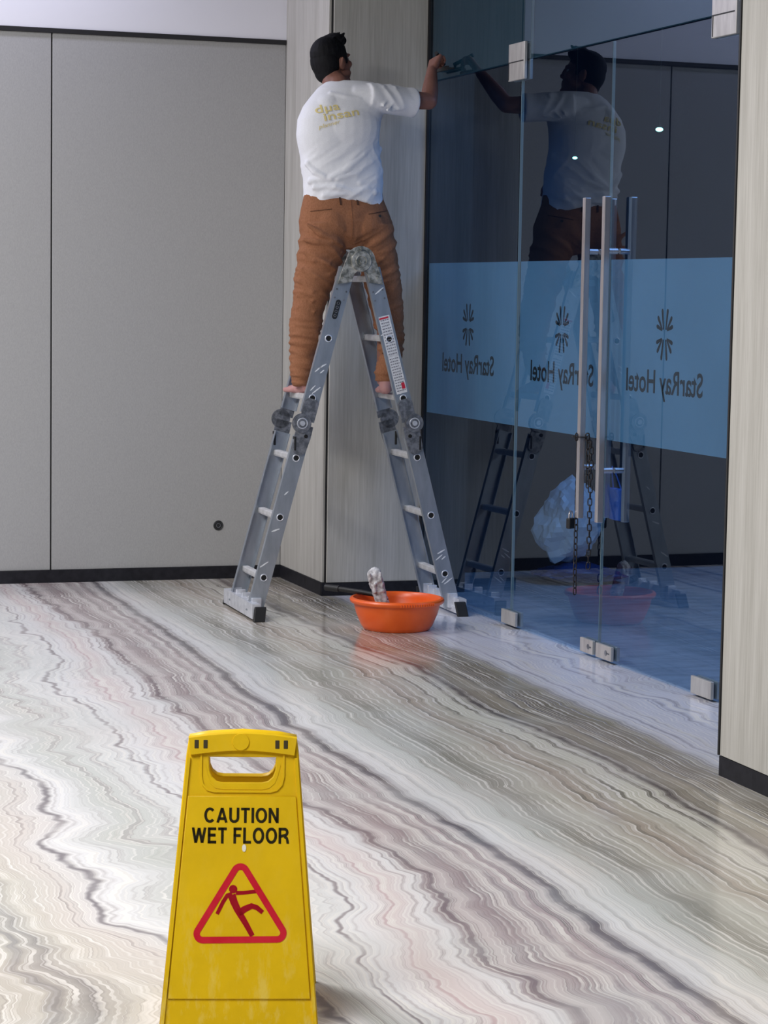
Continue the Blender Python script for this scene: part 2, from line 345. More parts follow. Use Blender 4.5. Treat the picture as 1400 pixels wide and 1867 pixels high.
# ------------------------------------------------------------------ glass front (built in a frame: x = along glass toward camera, y = outwards, z up)
GA = math.atan(GS)
def gx(y): return XG+GS*(y-Y2)
def to_glass(o):
    """parent frame: local y runs along the glass, local x is outward through it"""
    o.location = (XG, Y2, 0); o.rotation_euler = (0, 0, -math.atan(GS)); return o
def pane(parent, y0, y1, z0, z1, name='pane'):
    bm = bmesh.new(); box(bm, (0, y1-Y2, z0), (.012, y0-Y2, z1), .0012); 
    o = bm_obj(name, bm, [m_glass, m_edge], parent)
    for f in o.data.polygons:
        if abs(f.normal.y) > .8: f.material_index = 1
    return o
def film(parent, y0, y1, z0, z1, m, name='frosted_film'):
    bm = bmesh.new(); box(bm, (.0135, y1-Y2, z0), (.0145, y0-Y2, z1)); return bm_obj(name, bm, m, parent)
def fitting(parent, y, z, w, h, name='patch_fitting', slot=False):
    bm = bmesh.new(); box(bm, (-.016, y-Y2-w/2, z-h/2), (-.0005, y-Y2+w/2, z+h/2), .003); box(bm, (.0125, y-Y2-w/2, z-h/2), (.028, y-Y2+w/2, z+h/2), .003)
    o = bm_obj(name, bm, m_patch, parent)
    if slot:
        bm = bmesh.new(); cyl(bm, (-.0175, y-Y2-w*.18, z), (-.0155, y-Y2-w*.18, z), .012, n=18); box(bm, (-.0175, y-Y2-w*.22, z-.003), (-.0160, y-Y2-w*.40, z+.003))
        bm_obj('lock_cylinder', bm, m_hinge, o)
    return o
def logo(parent, yc, sz=1.0):
    # sunburst: fourteen bars fanned up and down, seen from behind; text mirrored
    bm = bmesh.new()
    for sgn in (1, -1):
        for a in (-66, -44, -15, 15, 44, 66) if True else ():
            r0, r1 = (.034, .098) if abs(a) == 15 else ((.026, .092) if abs(a) == 44 else (.030, .078))
            d = Vector((math.sin(math.radians(a))*.92, sgn*math.cos(math.radians(a)))); q = Vector((-d.y, d.x))
            wv = .0088; base_pt = Vector((math.copysign(.010, a) if abs(a) == 15 else math.copysign(.018, a), sgn*.016))
            p0 = base_pt+d*.004; p1 = d*r1
            dd = (p1-p0).normalized(); q = Vector((-dd.y, dd.x))
            pts = [p0-q*wv*.5, p1-q*wv, p1-q*wv*.5+dd*wv, p1+q*wv*.5+dd*wv, p1+q*wv, p0+q*wv*.5]
            f = [bm.verts.new((.0, v.x, v.y)) for v in pts]; bm.faces.new(f)
    bmesh.ops.solidify(bm, geom=list(bm.faces), thickness=.0006)
    for v in bm.verts: v.co = Vector((.0129, yc-Y2, 1.402))+Vector((v.co.x*.3, v.co.y, v.co.z))
    bm_obj('sunburst_emblem', bm, m_ink, parent)
    me = text_mesh('StarRay Hotel', .135, .0022, .0002, width=.69)
    # seen from inside the lobby the words run backwards
    for v in me.vertices: x, y, z = v.co; v.co = (.0128+z*.3, yc-Y2+x, 1.165+y*.98)
    link('lettering', me, m_ink, parent)
YF0, YF1, YL, YE = Y2-.012, 9.895, 8.912, 7.80
w1_ = to_glass(empty('window_1')); tag(w1_, 'fixed glass pane next to the pillar, blue film band with backward hotel name', kind='structure')
pane(w1_, YF0, YF1+.004, .006, ZD-.004); film(w1_, YF0, YF1+.004, ZB2, ZB1, m_film); logo(w1_, 10.545)
d1_ = to_glass(empty('door_1')); tag(d1_, 'left glass door leaf with long steel pull handle', kind='structure')
pane(d1_, YF1-.004, YL+.003, .012, ZD-.004); film(d1_, YF1-.004, YL+.003, ZB2, ZB1, m_film); logo(d1_, 9.405)
d2_ = to_glass(empty('door_2')); tag(d2_, 'right glass door leaf with long steel pull handle', kind='structure')
pane(d2_, YL-.003, YE+.004, .012, ZD-.004); film(d2_, YL-.003, YE+.03, ZB2, ZB1, m_film); logo(d2_, 8.385)
w2_ = to_glass(empty('window_2')); tag(w2_, 'glass transom above the doors with a teal film', kind='structure')
for a, b in ((YF0, 9.80), (9.795, 7.80)):
    pane(w2_, a, b, ZD+.004, CEIL-.01); film(w2_, a, b, ZD+.004, CEIL-.01, m_teal)
w3_ = to_glass(empty('window_3')); tag(w3_, 'narrow glass strip between the door and the right pillar', kind='structure')
pane(w3_, YE-.006, YR+.01, .006, CEIL-.01); film(w3_, YE-.1, YR+.02, ZB2, ZB1, m_film)
# fittings
fitting(d1_, 9.93, ZD-.0, .19, .17, 'top_hinge'); fitting(d2_, 7.90, ZD+.01, .20, .19, 'top_hinge')
for p_, y_ in ((d1_, 9.93), (d2_, 7.90)):
    bm = bmesh.new(); box(bm, (-.0175, y_-Y2-.085, ZD-.003), (-.0155, y_-Y2+.095, ZD+.002)); box(bm, (-.0175, y_-Y2+.085, ZD-.08), (-.0155, y_-Y2+.09, ZD)); bm_obj('hinge_gap', bm, m_joint, p_)
fitting(d1_, 9.89, .045, .17, .066, 'floor_hinge'); fitting(d1_, 9.005, .045, .13, .062, 'bottom_lock', True)
fitting(d2_, 8.83, .045, .155, .062, 'bottom_lock', True); fitting(d2_, 7.93, .045, .17, .07, 'floor_hinge')
for p_, y_ in ((d1_, 9.02), (d2_, 8.822)):
    for nm, x_ in (('pull_handle', -.055), ('outer_handle', .067)):
        bm = bmesh.new(); box(bm, (x_-.014, y_-Y2-.014, .60), (x_+.014, y_-Y2+.014, 1.967), .003); h_ = bm_obj(nm, bm, m_steel, p_)
        for z_ in (.82, 1.74):
            bm = bmesh.new(); cyl(bm, (x_+math.copysign(.012, -x_), y_-Y2, z_), (.0 if x_ < 0 else .012, y_-Y2, z_), .012, n=14)
            bm_obj('standoff', bm, m_steel, h_, True)
# ------------------------------------------------------------------ ladder
def make_ladder():
    L = empty('folding_ladder', (3.32, 10.39, 0), -.0244, 'scuffed aluminium folding ladder standing as an A beside the glass, paint on top hinge', 'ladder')
    D = .385
    xz = lambda z, s: s*(.5055-.2665*z)
    dirv = lambda s: Vector((-s*.2665, 0, 1)).normalized()
    rung_me = None
    for side in (-1, 1):
        for fr, y0 in ((1, 0), (-1, D)):
            for z0, z1, dx in ((.03, .865, 0), (.975, 1.665, 0)):
                a = Vector((xz(z0, side)+side*dx, y0, z0)); b = Vector((xz(z1, side)+side*dx, y0, z1)); d = (b-a).normalized(); q = Vector((d.z, 0, -d.x))
                w, t_, e = .038, .026*fr, .003*fr
                prof = [(-w, 0), (w, 0), (w, t_), (w-.0035, t_), (w-.0035, e), (-w+.0035, e), (-w+.0035, t_), (-w, t_)]
                bm = bmesh.new(); r0 = [bm.verts.new(a+q*u+Vector((0, v_, 0))) for u, v_ in prof]; r1 = [bm.verts.new(b+q*u+Vector((0, v_, 0))) for u, v_ in prof]
                for i in range(8): bm.faces.new((r0[i], r0[(i+1) % 8], r1[(i+1) % 8], r1[i]))
                bm.faces.new(r0); bm.faces.new(r1)
                rail = bm_obj('rail', bm, m_alu, L)
                # rivets near the hinges
                bm = bmesh.new(); yy = y0-.002*fr
                for zz in ((.80, .84) if z0 < .5 else (1.0, 1.03, 1.52, 1.56)):
                    for u in (-.024, .024):
                        p = Vector((xz(zz, side), y0, zz))+q*u; cyl(bm, p+Vector((0, .001*fr, 0)), p-Vector((0, .0025*fr, 0)), .0045, n=10)
                tag(bm_obj('rivets', bm, m_hinge, rail), kind='stuff')
                if fr == 1 and z0 > .5 and side == 1:
                    for zc, hh, red in ((1.345, .20, True), (1.165, .19, False)):
                        bm = bmesh.new(); p = Vector((xz(zc, side), -.0012, zc))
                        box(bm, (-.027, -.0004, -hh/2), (.027, .0008, hh/2)); R = Matrix.Rotation(math.atan2(d.x, d.z), 4, 'Y')
                        bmesh.ops.transform(bm, matrix=Matrix.Translation(p) @ R, verts=bm.verts); lb = bm_obj('warning_label', bm, m_label, rail)
                        bm = bmesh.new(); random.seed(int(zc*100))
                        for i in range(13):
                            zz = -hh/2+.012+i*hh/14.5
                            if abs(zz) > hh/2-.01: continue
                            u0 = -.022; 
                            while u0 < .018:
                                u1 = min(.022, u0+random.uniform(.004, .012)); box(bm, (u0, -.0012, zz), (u1, -.0003, zz+.005)); u0 = u1+.003
                        if red: box(bm, (-.027, -.0014, hh/2-.014), (.020, -.0003, hh/2-.006), mi=1)
                        else: box(bm, (.006, -.0014, -hh/2+.02), (.022, -.0003, -hh/2+.05), mi=1)
                        bmesh.ops.transform(bm, matrix=Matrix.Translation(p) @ R, verts=bm.verts); tag(bm_obj('label_print', bm, [m_print, m_red], lb), kind='stuff')
                if fr == 1 and z0 > .5 and side == -1:
                    R = Matrix.Rotation(math.atan2(d.x, d.z), 4, 'Y')
                    bm = bmesh.new(); cyl(bm, (0, .001, -.035), (0, -.0018, -.035), .0125, n=16); cyl(bm, (0, .001, .035), (0, -.0018, .035), .0125, n=16); box(bm, (-.0125, -.0018, -.035), (.0125, .001, .035))
                    bmesh.ops.transform(bm, matrix=Matrix.Translation((xz(1.47, side), -.001, 1.47)) @ R, verts=bm.verts); bd = bm_obj('oval_badge', bm, m_badge, rail)
                    bm = bmesh.new()
                    for i in range(4): torus(bm, (0, -.002, -.030+i*.020), (0, 1, 0), .006, .0012, 12, 4)
                    bmesh.ops.transform(bm, matrix=Matrix.Translation((xz(1.47, side), -.0012, 1.47)) @ R, verts=bm.verts); tag(bm_obj('badge_mark', bm, m_hinge, bd), kind='stuff')
                if fr == 1:
                    bm = bmesh.new(); random.seed(int(z0*7+side*3)+11)
                    for i in range(5):
                        zz = random.uniform(z0+.05, z1-.05); u = random.uniform(-.02, .02); p = Vector((xz(zz, side), -.0008, zz))+q*u
                        a_ = random.uniform(.2, 1.0); l_ = random.uniform(.008, .022)
                        v4 = [bm.verts.new(p+Vector((x_*l_, 0, x_*l_*a_+y_*.004))) for x_, y_ in ((-1, -.6), (-.2, -1.2), (1, -.5), (.9, .5), (0, 1), (-1, .4))]; bm.faces.new(v4)
                    tag(bm_obj('paint_smears', bm, m_scuff, rail), kind='stuff')
        # rungs
        for z in (.195, .482, .764, 1.049, 1.332, 1.616):
            x = xz(z, side)
            if rung_me is None:
                bm = bmesh.new(); prof = [(-.0135, -.014), (.0135, -.014), (.017, -.006), (.0165, .010), (.012, .0145), (-.012, .0145), (-.0165, .010), (-.017, -.006)]
                sweep(bm, [(0, .002, 0), (0, D-.002, 0)], prof)
                for u in (-.009, -.003, .003, .009): box(bm, (u-.001, .03, .0145), (u+.001, D-.03, .0158))
                rung_me = bpy.data.meshes.new('rung'); bmesh.ops.recalc_face_normals(bm, faces=bm.faces); bm.to_mesh(rung_me); bm.free(); rung_me.materials.append(m_rung)
                bm = bmesh.new()
                for yy, s_ in ((0, 1),): torus(bm, (0, yy, 0), (0, 1, 0), .0155, .0032, 18, 6); cyl(bm, (0, yy-.0014*s_, 0), (0, yy+.001*s_, 0), .0135, n=18, mi=1)
                end_me = bpy.data.meshes.new('rung_end'); bm.to_mesh(end_me); bm.free(); end_me.materials.append(m_bar); end_me.materials.append(m_hole)
            r = link('rung', rung_me, None, L, (x, 0, z)); e = link('rung_end', end_me, None, r, (0, -.0006, 0)); e = link('rung_end', end_me, None, r, (0, D+.0006, 0)); e.rotation_euler = (0, 0, PI)
        # middle hinges
        for y0, s_ in ((-.004, -1), (D+.004, 1)):
            x = xz(.925, side)
            bm = bmesh.new(); hx = x+side*.020; hz = .930
            for k, (thk, off) in enumerate(((.008, 0), (.008, .010))):
                ya, yb = y0+s_*off, y0+s_*(off+thk)
                cyl(bm, (hx, ya, hz), (hx, yb, hz), .047-.003*k, n=26)
            o = bm_obj('locking_hinge', bm, m_hinge, L, True)
            bm = bmesh.new(); ya, yb = y0, y0+s_*.009
            pd = dirv(side); qd = Vector((pd.z, 0, -pd.x))
            def plate_(pts, ya, yb):
                r0 = [bm.verts.new((p[0], ya, p[1])) for p in pts]; r1 = [bm.verts.new((p[0], yb, p[1])) for p in pts]; k = len(pts)
                for i in range(k): bm.faces.new((r0[i], r0[(i+1) % k], r1[(i+1) % k], r1[i]))
                bm.faces.new(r0); bm.faces.new(r1)
            up_ = [Vector((xz(z, side), 0, z))+qd*u for z, u in ((.94, -.036), (1.03, -.036), (1.045, -.02), (1.045, .02), (1.03, .036), (.94, .036))]
            plate_([(p.x, p.z) for p in up_], ya, yb)
            lo_ = [Vector((xz(z, side), 0, z))+qd*u for z, u in ((.92, -.038), (.87, -.040), (.80, -.034), (.785, -.02), (.785, .02), (.80, .034), (.87, .040), (.92, .038))]
            plate_([(p.x, p.z) for p in lo_], ya, yb)
            bm_obj('hinge_plate', bm, m_hinge, o)
            bm = bmesh.new(); yc = y0+s_*.018
            torus(bm, (hx, yc, hz), (0, 1, 0), .024, .003, 22, 6); cyl(bm, (hx, yc-s_*.002, hz), (hx, yc+s_*.006, hz), .012, n=12); cyl(bm, (x, y0+s_*.008, .868), (x, y0+s_*.013, .868), .009, n=12, mi=1)
            bm_obj('pivot_bolt', bm, [m_bar, m_hole], o, True)
            bm = bmesh.new(); xo = side*.048
            box(bm, (x+xo-.006+side*.004, y0-.01, .80), (x+xo+.006+side*.004, y0+.016, .868), .003); bm_obj('lock_lever', bm, m_rubber, o)
    # top hinges, front and rear
    for y0, s_ in ((-.004, -1), (D+.004, 1)):
        bm = bmesh.new(); ya = y0; yb = y0+s_*.014; cx, cz = 0, 1.700
        pts = arc(cx, cz, .070, 20, 160, 14)
        pts += [(-.098, 1.665), (-.120, 1.585), (-.050, 1.570), (-.030, 1.640)] + arc(0, 1.650, .026, 200, -20, 8)[1:-1] + [(.030, 1.640), (.050, 1.570), (.120, 1.585), (.098, 1.665)]
        # lower lobes are cut to an inverted V
        pts = arc(cx, cz, .070, 10, 170, 16)+[(-.090, 1.660), (-.112, 1.590), (-.046, 1.600), (-.032, 1.640), (-.012, 1.656), (.012, 1.656), (.032, 1.640), (.046, 1.600), (.112, 1.590), (.090, 1.660)]
        r0 = [bm.verts.new((p[0], ya, p[1])) for p in pts]; r1 = [bm.verts.new((p[0], yb, p[1])) for p in pts]; k = len(pts)
        for i in range(k): bm.faces.new((r0[i], r0[(i+1) % k], r1[(i+1) % k], r1[i]))
        bm.faces.new(r0); bm.faces.new(r1)
        o = bm_obj('top_hinge', bm, m_splat, L)
        bm = bmesh.new(); cyl(bm, (0, yb, cz), (0, yb+s_*.008, cz), .052, .048, n=28); torus(bm, (0, yb+s_*.008, cz), (0, 1, 0), .026, .004, 22, 6); cyl(bm, (0, yb, cz), (0, yb+s_*.015, cz), .012, n=12)
        for a_ in (35, 90, 145): 
            c0 = (.057*math.cos(math.radians(a_)), cz+.057*math.sin(math.radians(a_))); cyl(bm, (c0[0], yb-s_*.002, c0[1]), (c0[0], yb+s_*.006, c0[1]), .006, n=10)
        for c0 in ((-.085, 1.625), (-.070, 1.655), (.085, 1.625), (.070, 1.655)): cyl(bm, (c0[0], yb-s_*.002, c0[1]), (c0[0], yb+s_*.004, c0[1]), .006, n=10)
        bm_obj('hinge_disc', bm, m_splat, o, True)
    # stabiliser bars with rubber ends
    for side in (-1, 1):
        x = xz(.035, side); bm = bmesh.new()
        y0_, y1_ = (-.10, .50)
        pr = [(-.024, .012), (.024, .012), (.024, .040), (.014, .040), (.014, .082), (-.024, .082)]
        r0 = [bm.verts.new((x-side*u+side*.012, y0_, z)) for u, z in pr]; r1 = [bm.verts.new((x-side*u+side*.012, y1_, z)) for u, z in pr]
        for i in range(6): bm.faces.new((r0[i], r0[(i+1) % 6], r1[(i+1) % 6], r1[i]))
        bm.faces.new(r0); bm.faces.new(r1)
        for yy in (-.02, .06, .18, .30, .38): box(bm, (x-.028 if side > 0 else x-.018, yy, .030), (x+.018 if side > 0 else x+.028, yy+.022, .1), .002)
        st = bm_obj('stabiliser_bar', bm, m_bar, L)
        for yy, sg in ((y0_, -1), (y1_, 1)):
            bm = bmesh.new(); xa, xb = x-.026, x+.030
            vs = box(bm, (xa, yy-.012 if sg < 0 else yy-.006, 0), (xb, yy+.006 if sg < 0 else yy+.012, .070), .004)
            for v in bm.verts:
                if v.co.z < .03: v.co.y += sg*.016; v.co.x += side*.010
            bm_obj('rubber_foot', bm, m_rubber, st)
    return L
make_ladder()
# ------------------------------------------------------------------ volumes -> one smooth surface
def t_caps(bm, A, ra, B, rb, n=16, sx=1.0, axis=None):
    """closed tapered capsule; cross-section may be flattened along `axis` by sx"""
    A, B = Vector(A), Vector(B); d = B-A; L = d.length; q = d.to_track_quat('Z', 'Y').to_matrix()
    ax = Vector(axis).normalized() if axis else None
    rings = []; prof = []
    for i in range(5): a = -PI/2+i*PI/10; prof.append((ra*math.sin(a), ra*math.cos(a)))
    prof = [(z, r) for z, r in prof]; prof.append((0, ra)); prof.append((L, rb))
    for i in range(1, 6): a = i*PI/10; prof.append((L+rb*math.sin(a), rb*math.cos(a)))
    for z, r in prof:
        if r < 1e-5: rings.append([bm.verts.new(A+q @ Vector((0, 0, z)))]); continue
        ring = []
        for j in range(n):
            a = 2*PI*j/n; v = q @ Vector((r*math.cos(a), r*math.sin(a), 0))
            if ax: v = v - ax*(v.dot(ax))*(1-sx)
            ring.append(bm.verts.new(A+q @ Vector((0, 0, z))+v))
        rings.append(ring)
    for a, b in zip(rings, rings[1:]):
        if len(a) == 1 and len(b) == 1: continue
        for j in range(n):
            if len(a) == 1: bm.faces.new((a[0], b[j], b[(j+1) % n]))
            elif len(b) == 1: bm.faces.new((a[j], b[0], a[(j+1) % n]))
            else: bm.faces.new((a[j], b[j], b[(j+1) % n], a[(j+1) % n]))
def ell(bm, c, r, rot=(0, 0, 0), n=20):
    Mx = Matrix.Translation(c) @ Euler(rot).to_matrix().to_4x4() @ Matrix.Diagonal((*r, 1))
    bmesh.ops.create_uvsphere(bm, u_segments=n, v_segments=n//2+2, radius=1, matrix=Mx)
def loft(bm, rows, n=32, p=2.3):
    """rows: (cx, cy, z, rx, ry, twist) super-ellipse rings joined into a closed solid"""
    rings = []
    for cx, cy, z, rx, ry, tw in rows:
        ring = []
        for j in range(n):
            a = 2*PI*j/n; c0, s0 = math.cos(a), math.sin(a)
            x = math.copysign(abs(c0)**(2/p), c0)*rx; y = math.copysign(abs(s0)**(2/p), s0)*ry
            ring.append(bm.verts.new((cx+x*math.cos(tw)-y*math.sin(tw), cy+x*math.sin(tw)+y*math.cos(tw), z(x, y) if callable(z) else z)))
        rings.append(ring)
    for a, b in zip(rings, rings[1:]):
        for j in range(n): bm.faces.new((a[j], a[(j+1) % n], b[(j+1) % n], b[j]))
    bm.faces.new(list(reversed(rings[0]))); bm.faces.new(rings[-1])
def voxelise(name, bm, m, parent, vox, sm=2, smf=.5, post=None):
    me = bpy.data.meshes.new('tmp'); bmesh.ops.recalc_face_normals(bm, faces=bm.faces); bm.to_mesh(me); bm.free()
    o = bpy.data.objects.new('tmp', me); COL.objects.link(o)
    r = o.modifiers.new('r', 'REMESH'); r.mode = 'VOXEL'; r.voxel_size = vox; r.use_smooth_shade = True
    if sm: s = o.modifiers.new('s', 'SMOOTH'); s.factor = smf; s.iterations = sm
    dg = bpy.context.evaluated_depsgraph_get(); dg.update(); out = bpy.data.meshes.new_from_object(o.evaluated_get(dg)); out.name = name
    bpy.data.objects.remove(o)
    if post:
        NV = [v.normal.copy() for v in out.vertices]; CV = [v.co.copy() for v in out.vertices]
        for v, c0, n0 in zip(out.vertices, CV, NV): v.co = post(c0, n0)
    for p in out.polygons: p.use_smooth = True
    return link(name, out, m, parent)
# ------------------------------------------------------------------ person on the ladder
PY = 10.585
person = empty('person', (3.30, PY, 1.064), 0, 'person in white t-shirt and rust-brown trousers standing barefoot on ladder, arm raised to glass', 'person')
def P(x, z, y=PY): return Vector((x-3.30, y-PY, z-1.064))
m_skin = noisy(mat('skin', rough=.55, **{'Subsurface Weight': .05}), (.20, .085, .060), (.27, .125, .095), 9, 3)
t = NT(m_skin); zz = t.n('ShaderNodeSeparateXYZ'); t.l(t.obj(), zz.inputs[0])
sk = t.b.inputs['Base Color'].links[0].from_socket
ft = t.ramp(zz.outputs[2], [(.0, 1), (.09, 1), (.14, 0)]); t.l(t.mix(ft, sk, (.48, .25, .24)), t.b.inputs['Base Color'])
m_hair = noisy(mat('black_hair', rough=.7, spec=.2), (.004, .004, .006), (.008, .008, .010), 120, 3, (1, 1, .25), bump=.5, bd=.003)
m_shirt = noisy(mat('white_cotton', rough=.85, spec=.15), (.74, .75, .80), (.80, .81, .86), 300, 2, bump=.15, bd=.0005)
m_trous = noisy(mat('rust_brown_twill', rough=.85, spec=.15), (.245, .105, .054), (.31, .138, .074), 200, 3, (1, 1, .5), bump=.2, bd=.0006)
m_stitch = mat('dark_seam', (.07, .028, .014), .9)
m_gold = mat('gold_shirt_print', (.72, .60, .26), .7)
HD = P(3.256, 2.652, 10.68)                       # head centre
fy = math.radians(63)                              # facing, measured from +Y toward +X
fwd = Vector((math.sin(fy), math.cos(fy), .12)).normalized(); sid = Vector((math.cos(fy), -math.sin(fy), 0)).normalized(); upv = sid.cross(fwd).normalized()
tilt = Matrix.Rotation(math.radians(-7), 3, Vector((0, 1, 0)))
fwd, sid, upv = tilt @ fwd, tilt @ sid, tilt @ upv
HR = Matrix((sid, fwd, upv)).transposed()           # head frame: x right side, y face, z crown
def hp(x, y, z): return HD+HR @ Vector((x, y, z))
def hell(bm, c, r, rot=None, n=20):
    Mx = Matrix.Translation(hp(*c)) @ HR.to_4x4() @ (Euler(rot).to_matrix().to_4x4() if rot else Matrix.Identity(4)) @ Matrix.Diagonal((*r, 1))
    bmesh.ops.create_uvsphere(bm, u_segments=n, v_segments=n//2+2, radius=1, matrix=Mx)
bm = bmesh.new()
# head
hell(bm, (0, -.008, .022), (.074, .094, .088)); hell(bm, (0, .030, -.025), (.062, .062, .078)); hell(bm, (0, .045, -.068), (.046, .046, .036))
hell(bm, (0, .086, -.012), (.011, .018, .026)); hell(bm, (0, .097, -.028), (.015, .013, .012)); hell(bm, (0, .080, .020), (.050, .016, .012))
hell(bm, (0, .082, -.056), (.025, .013, .007)); hell(bm, (0, .080, -.068), (.022, .013, .008)); hell(bm, (0, .078, -.096), (.020, .014, .014))
for s_ in (-1, 1):
    hell(bm, (s_*.040, .062, -.022), (.022, .022, .020)); hell(bm, (s_*.074, -.004, -.012), (.008, .020, .032), (0, s_*.25, 0)); hell(bm, (s_*.083, -.012, .000), (.007, .010, .022), (0, s_*.4, 0)); hell(bm, (s_*.052, .020, -.062), (.018, .04, .02))
# neck and trunk
t_caps(bm, hp(0, -.030, -.05), .052, P(3.262, 2.520, 10.600), .058); t_caps(bm, P(3.262, 2.545, 10.605), .052, P(3.28, 2.43, 10.59), .07)
t_caps(bm, P(3.18, 2.42, 10.59), .045, P(3.42, 2.475, 10.57), .050); ell(bm, P(3.27, 2.32, 10.59), (.15, .085, .19)); ell(bm, P(3.29, 2.08, 10.60), (.145, .08, .16)); ell(bm, P(3.30, 1.90, 10.60), (.15, .09, .13))
# right arm reaching to the glass
SHR = P(3.445, 2.485, 10.53); ELR = P(3.715, 2.478, 10.57); WRR = P(3.785, 2.640, 10.735)
t_caps(bm, SHR, .055, SHR.lerp(ELR, .5), .047); t_caps(bm, SHR.lerp(ELR, .5), .047, ELR, .040); t_caps(bm, ELR, .040, ELR.lerp(WRR, .35), .041); t_caps(bm, ELR.lerp(WRR, .35), .041, WRR, .026)
# left arm bent in front of the trunk
SHL = P(3.150, 2.395, 10.60); ELL = P(3.165, 2.18, 10.70); WRL = P(3.28, 2.13, 10.775)
t_caps(bm, SHL, .050, ELL, .038); t_caps(bm, ELL, .040, WRL, .026)
# hips, legs (under the trousers), feet
t_caps(bm, P(3.21, 1.86), .085, P(3.15, 1.48), .055); t_caps(bm, P(3.15, 1.48), .052, P(3.110, 1.13), .034)
t_caps(bm, P(3.41, 1.86), .085, P(3.525, 1.48), .052); t_caps(bm, P(3.525, 1.48), .050, P(3.510, 1.13), .034)
for ax_, ay_, tx_, ty_ in ((3.116, 10.570, 3.090, 10.700), (3.508, 10.545, 3.555, 10.720)):
    d = Vector((tx_-ax_, ty_-ay_, 0)).normalized(); q = Vector((-d.y, d.x, 0)); A = P(ax_, 1.095, ay_)
    t_caps(bm, A+Vector((0, 0, .06)), .033, A-d*.012+Vector((0, 0, -.002)), .031)
    t_caps(bm, A-d*.020+Vector((0, 0, -.004)), .027, A+d*.10+Vector((0, 0, -.012)), .026); t_caps(bm, A+d*.02+Vector((0, 0, .018)), .026, A+d*.12+Vector((0, 0, -.010)), .020)
    t_caps(bm, A+d*.10+q*.018+Vector((0, 0, -.014)), .019, A+d*.13+q*.018+Vector((0, 0, -.014)), .017); t_caps(bm, A+d*.10-q*.018+Vector((0, 0, -.014)), .019, A+d*.12-q*.02+Vector((0, 0, -.015)), .016)
    for i, (off, ln, rr) in enumerate(((.028, .168, .0125), (.011, .166, .0085), (-.003, .160, .008), (-.016, .152, .0078), (-.029, .142, .0075))):
        t_caps(bm, A+d*.11+q*off+Vector((0, 0, -.018)), rr+.002, A+d*ln+q*off*1.05+Vector((0, 0, -.021)), rr, 10)
# right hand: palm and curled fingers around the squeegee grip
def hand(bm, W_, dirh, palm_n, curl, thumb_side, s=1.0, spread=.0):
    dirh = dirh.normalized(); palm_n = (palm_n-dirh*palm_n.dot(dirh)).normalized(); lat = dirh.cross(palm_n)*thumb_side
    for k in range(5):
        o_ = lat*(.030-.015*k)*s
        t_caps(bm, W_+o_*.55+dirh*.012, .0155*s, W_+o_+dirh*.078*s, .0125*s, 10)
    for k, (ln, rr) in enumerate(((.070, .0092), (.078, .0095), (.072, .0090), (.058, .0080))):
        o_ = lat*(.029-.0195*k)*s; p = W_+o_+dirh*.082*s; a = 0; seg = (ln*.45, ln*.32, ln*.26)
        dv = dirh+lat*spread*(1.5-k)
        for i, sg in enumerate(seg):
            a = curl[i]; dv = (Matrix.Rotation(a, 3, dirh.cross(palm_n)) @ dv).normalized()
            q_ = p+dv*sg*s; t_caps(bm, p, rr*(1.0-.08*i)*s, q_, rr*(.93-.08*i)*s, 10); p = q_
    p = W_+lat*.026*s+dirh*.022*s; dv = (dirh*.75+lat*.75+palm_n*.45).normalized()
    for i, sg in enumerate((.040, .032, .026)):
        q_ = p+dv*sg*s; t_caps(bm, p, (.0125-.001*i)*s, q_, (.0115-.001*i)*s, 10); p = q_; dv = (dv+palm_n*.35-lat*.30).normalized()
HDIR = (P(3.825, 2.712, 10.79)-WRR).normalized()
hand(bm, WRR+HDIR*.012, HDIR, Vector((.8, .3, -.35)), (1.0, 1.25, .9), 1)
hand(bm, WRL+(WRL-ELL).normalized()*.012, (WRL-ELL), Vector((.1, .6, -.5)), (.35, .4, .3), 1, spread=.03)
body = voxelise('body', bm, m_skin, person, .0042, 3, .5)
for s_ in (-1, 1):
    bm = bmesh.new(); Mx = Matrix.Translation(hp(s_*.030, .070, .002)) @ Matrix.Diagonal((.012, .010, .010, 1)); bmesh.ops.create_uvsphere(bm, u_segments=14, v_segments=10, radius=1, matrix=Mx)
    o = bm_obj('eye', bm, mat('eye_white', (.55, .52, .50), .3), body, True)
    bm = bmesh.new(); Mx = Matrix.Translation(hp(s_*.030, .0768, .002)) @ Matrix.Diagonal((.0055, .0045, .0055, 1)); bmesh.ops.create_uvsphere(bm, u_segments=12, v_segments=8, radius=1, matrix=Mx)
    bm_obj('iris', bm, mat('dark_iris', (.01, .006, .004), .2), body, True)
# hair: thick on top, short sides and nape, quiff over the brow
bm = bmesh.new()
hell(bm, (0, -.016, .046), (.080, .097, .084)); hell(bm, (0, -.045, .010), (.077, .070, .085)); hell(bm, (0, .034, .098), (.058, .052, .040)); hell(bm, (0, .070, .092), (.046, .030, .028), (.5, 0, 0))
hell(bm, (0, -.060, -.035), (.060, .042, .058))
for i in range(26):
    a = random.uniform(-1, 1); b = random.uniform(-.4, 1); c0 = Vector((a*.055, b*.07, .118-.03*a*a)); t_caps(bm, hp(*c0), .013, hp(c0.x*1.08, c0.y+.022, c0.z+.012), .006, 8)
for s_ in (-1, 1): hell(bm, (s_*.066, .012, .030), (.014, .028, .036)); hell(bm, (s_*.070, .026, .004), (.007, .010, .022))
voxelise('hair', bm, m_hair, person, .0042, 1, .4)
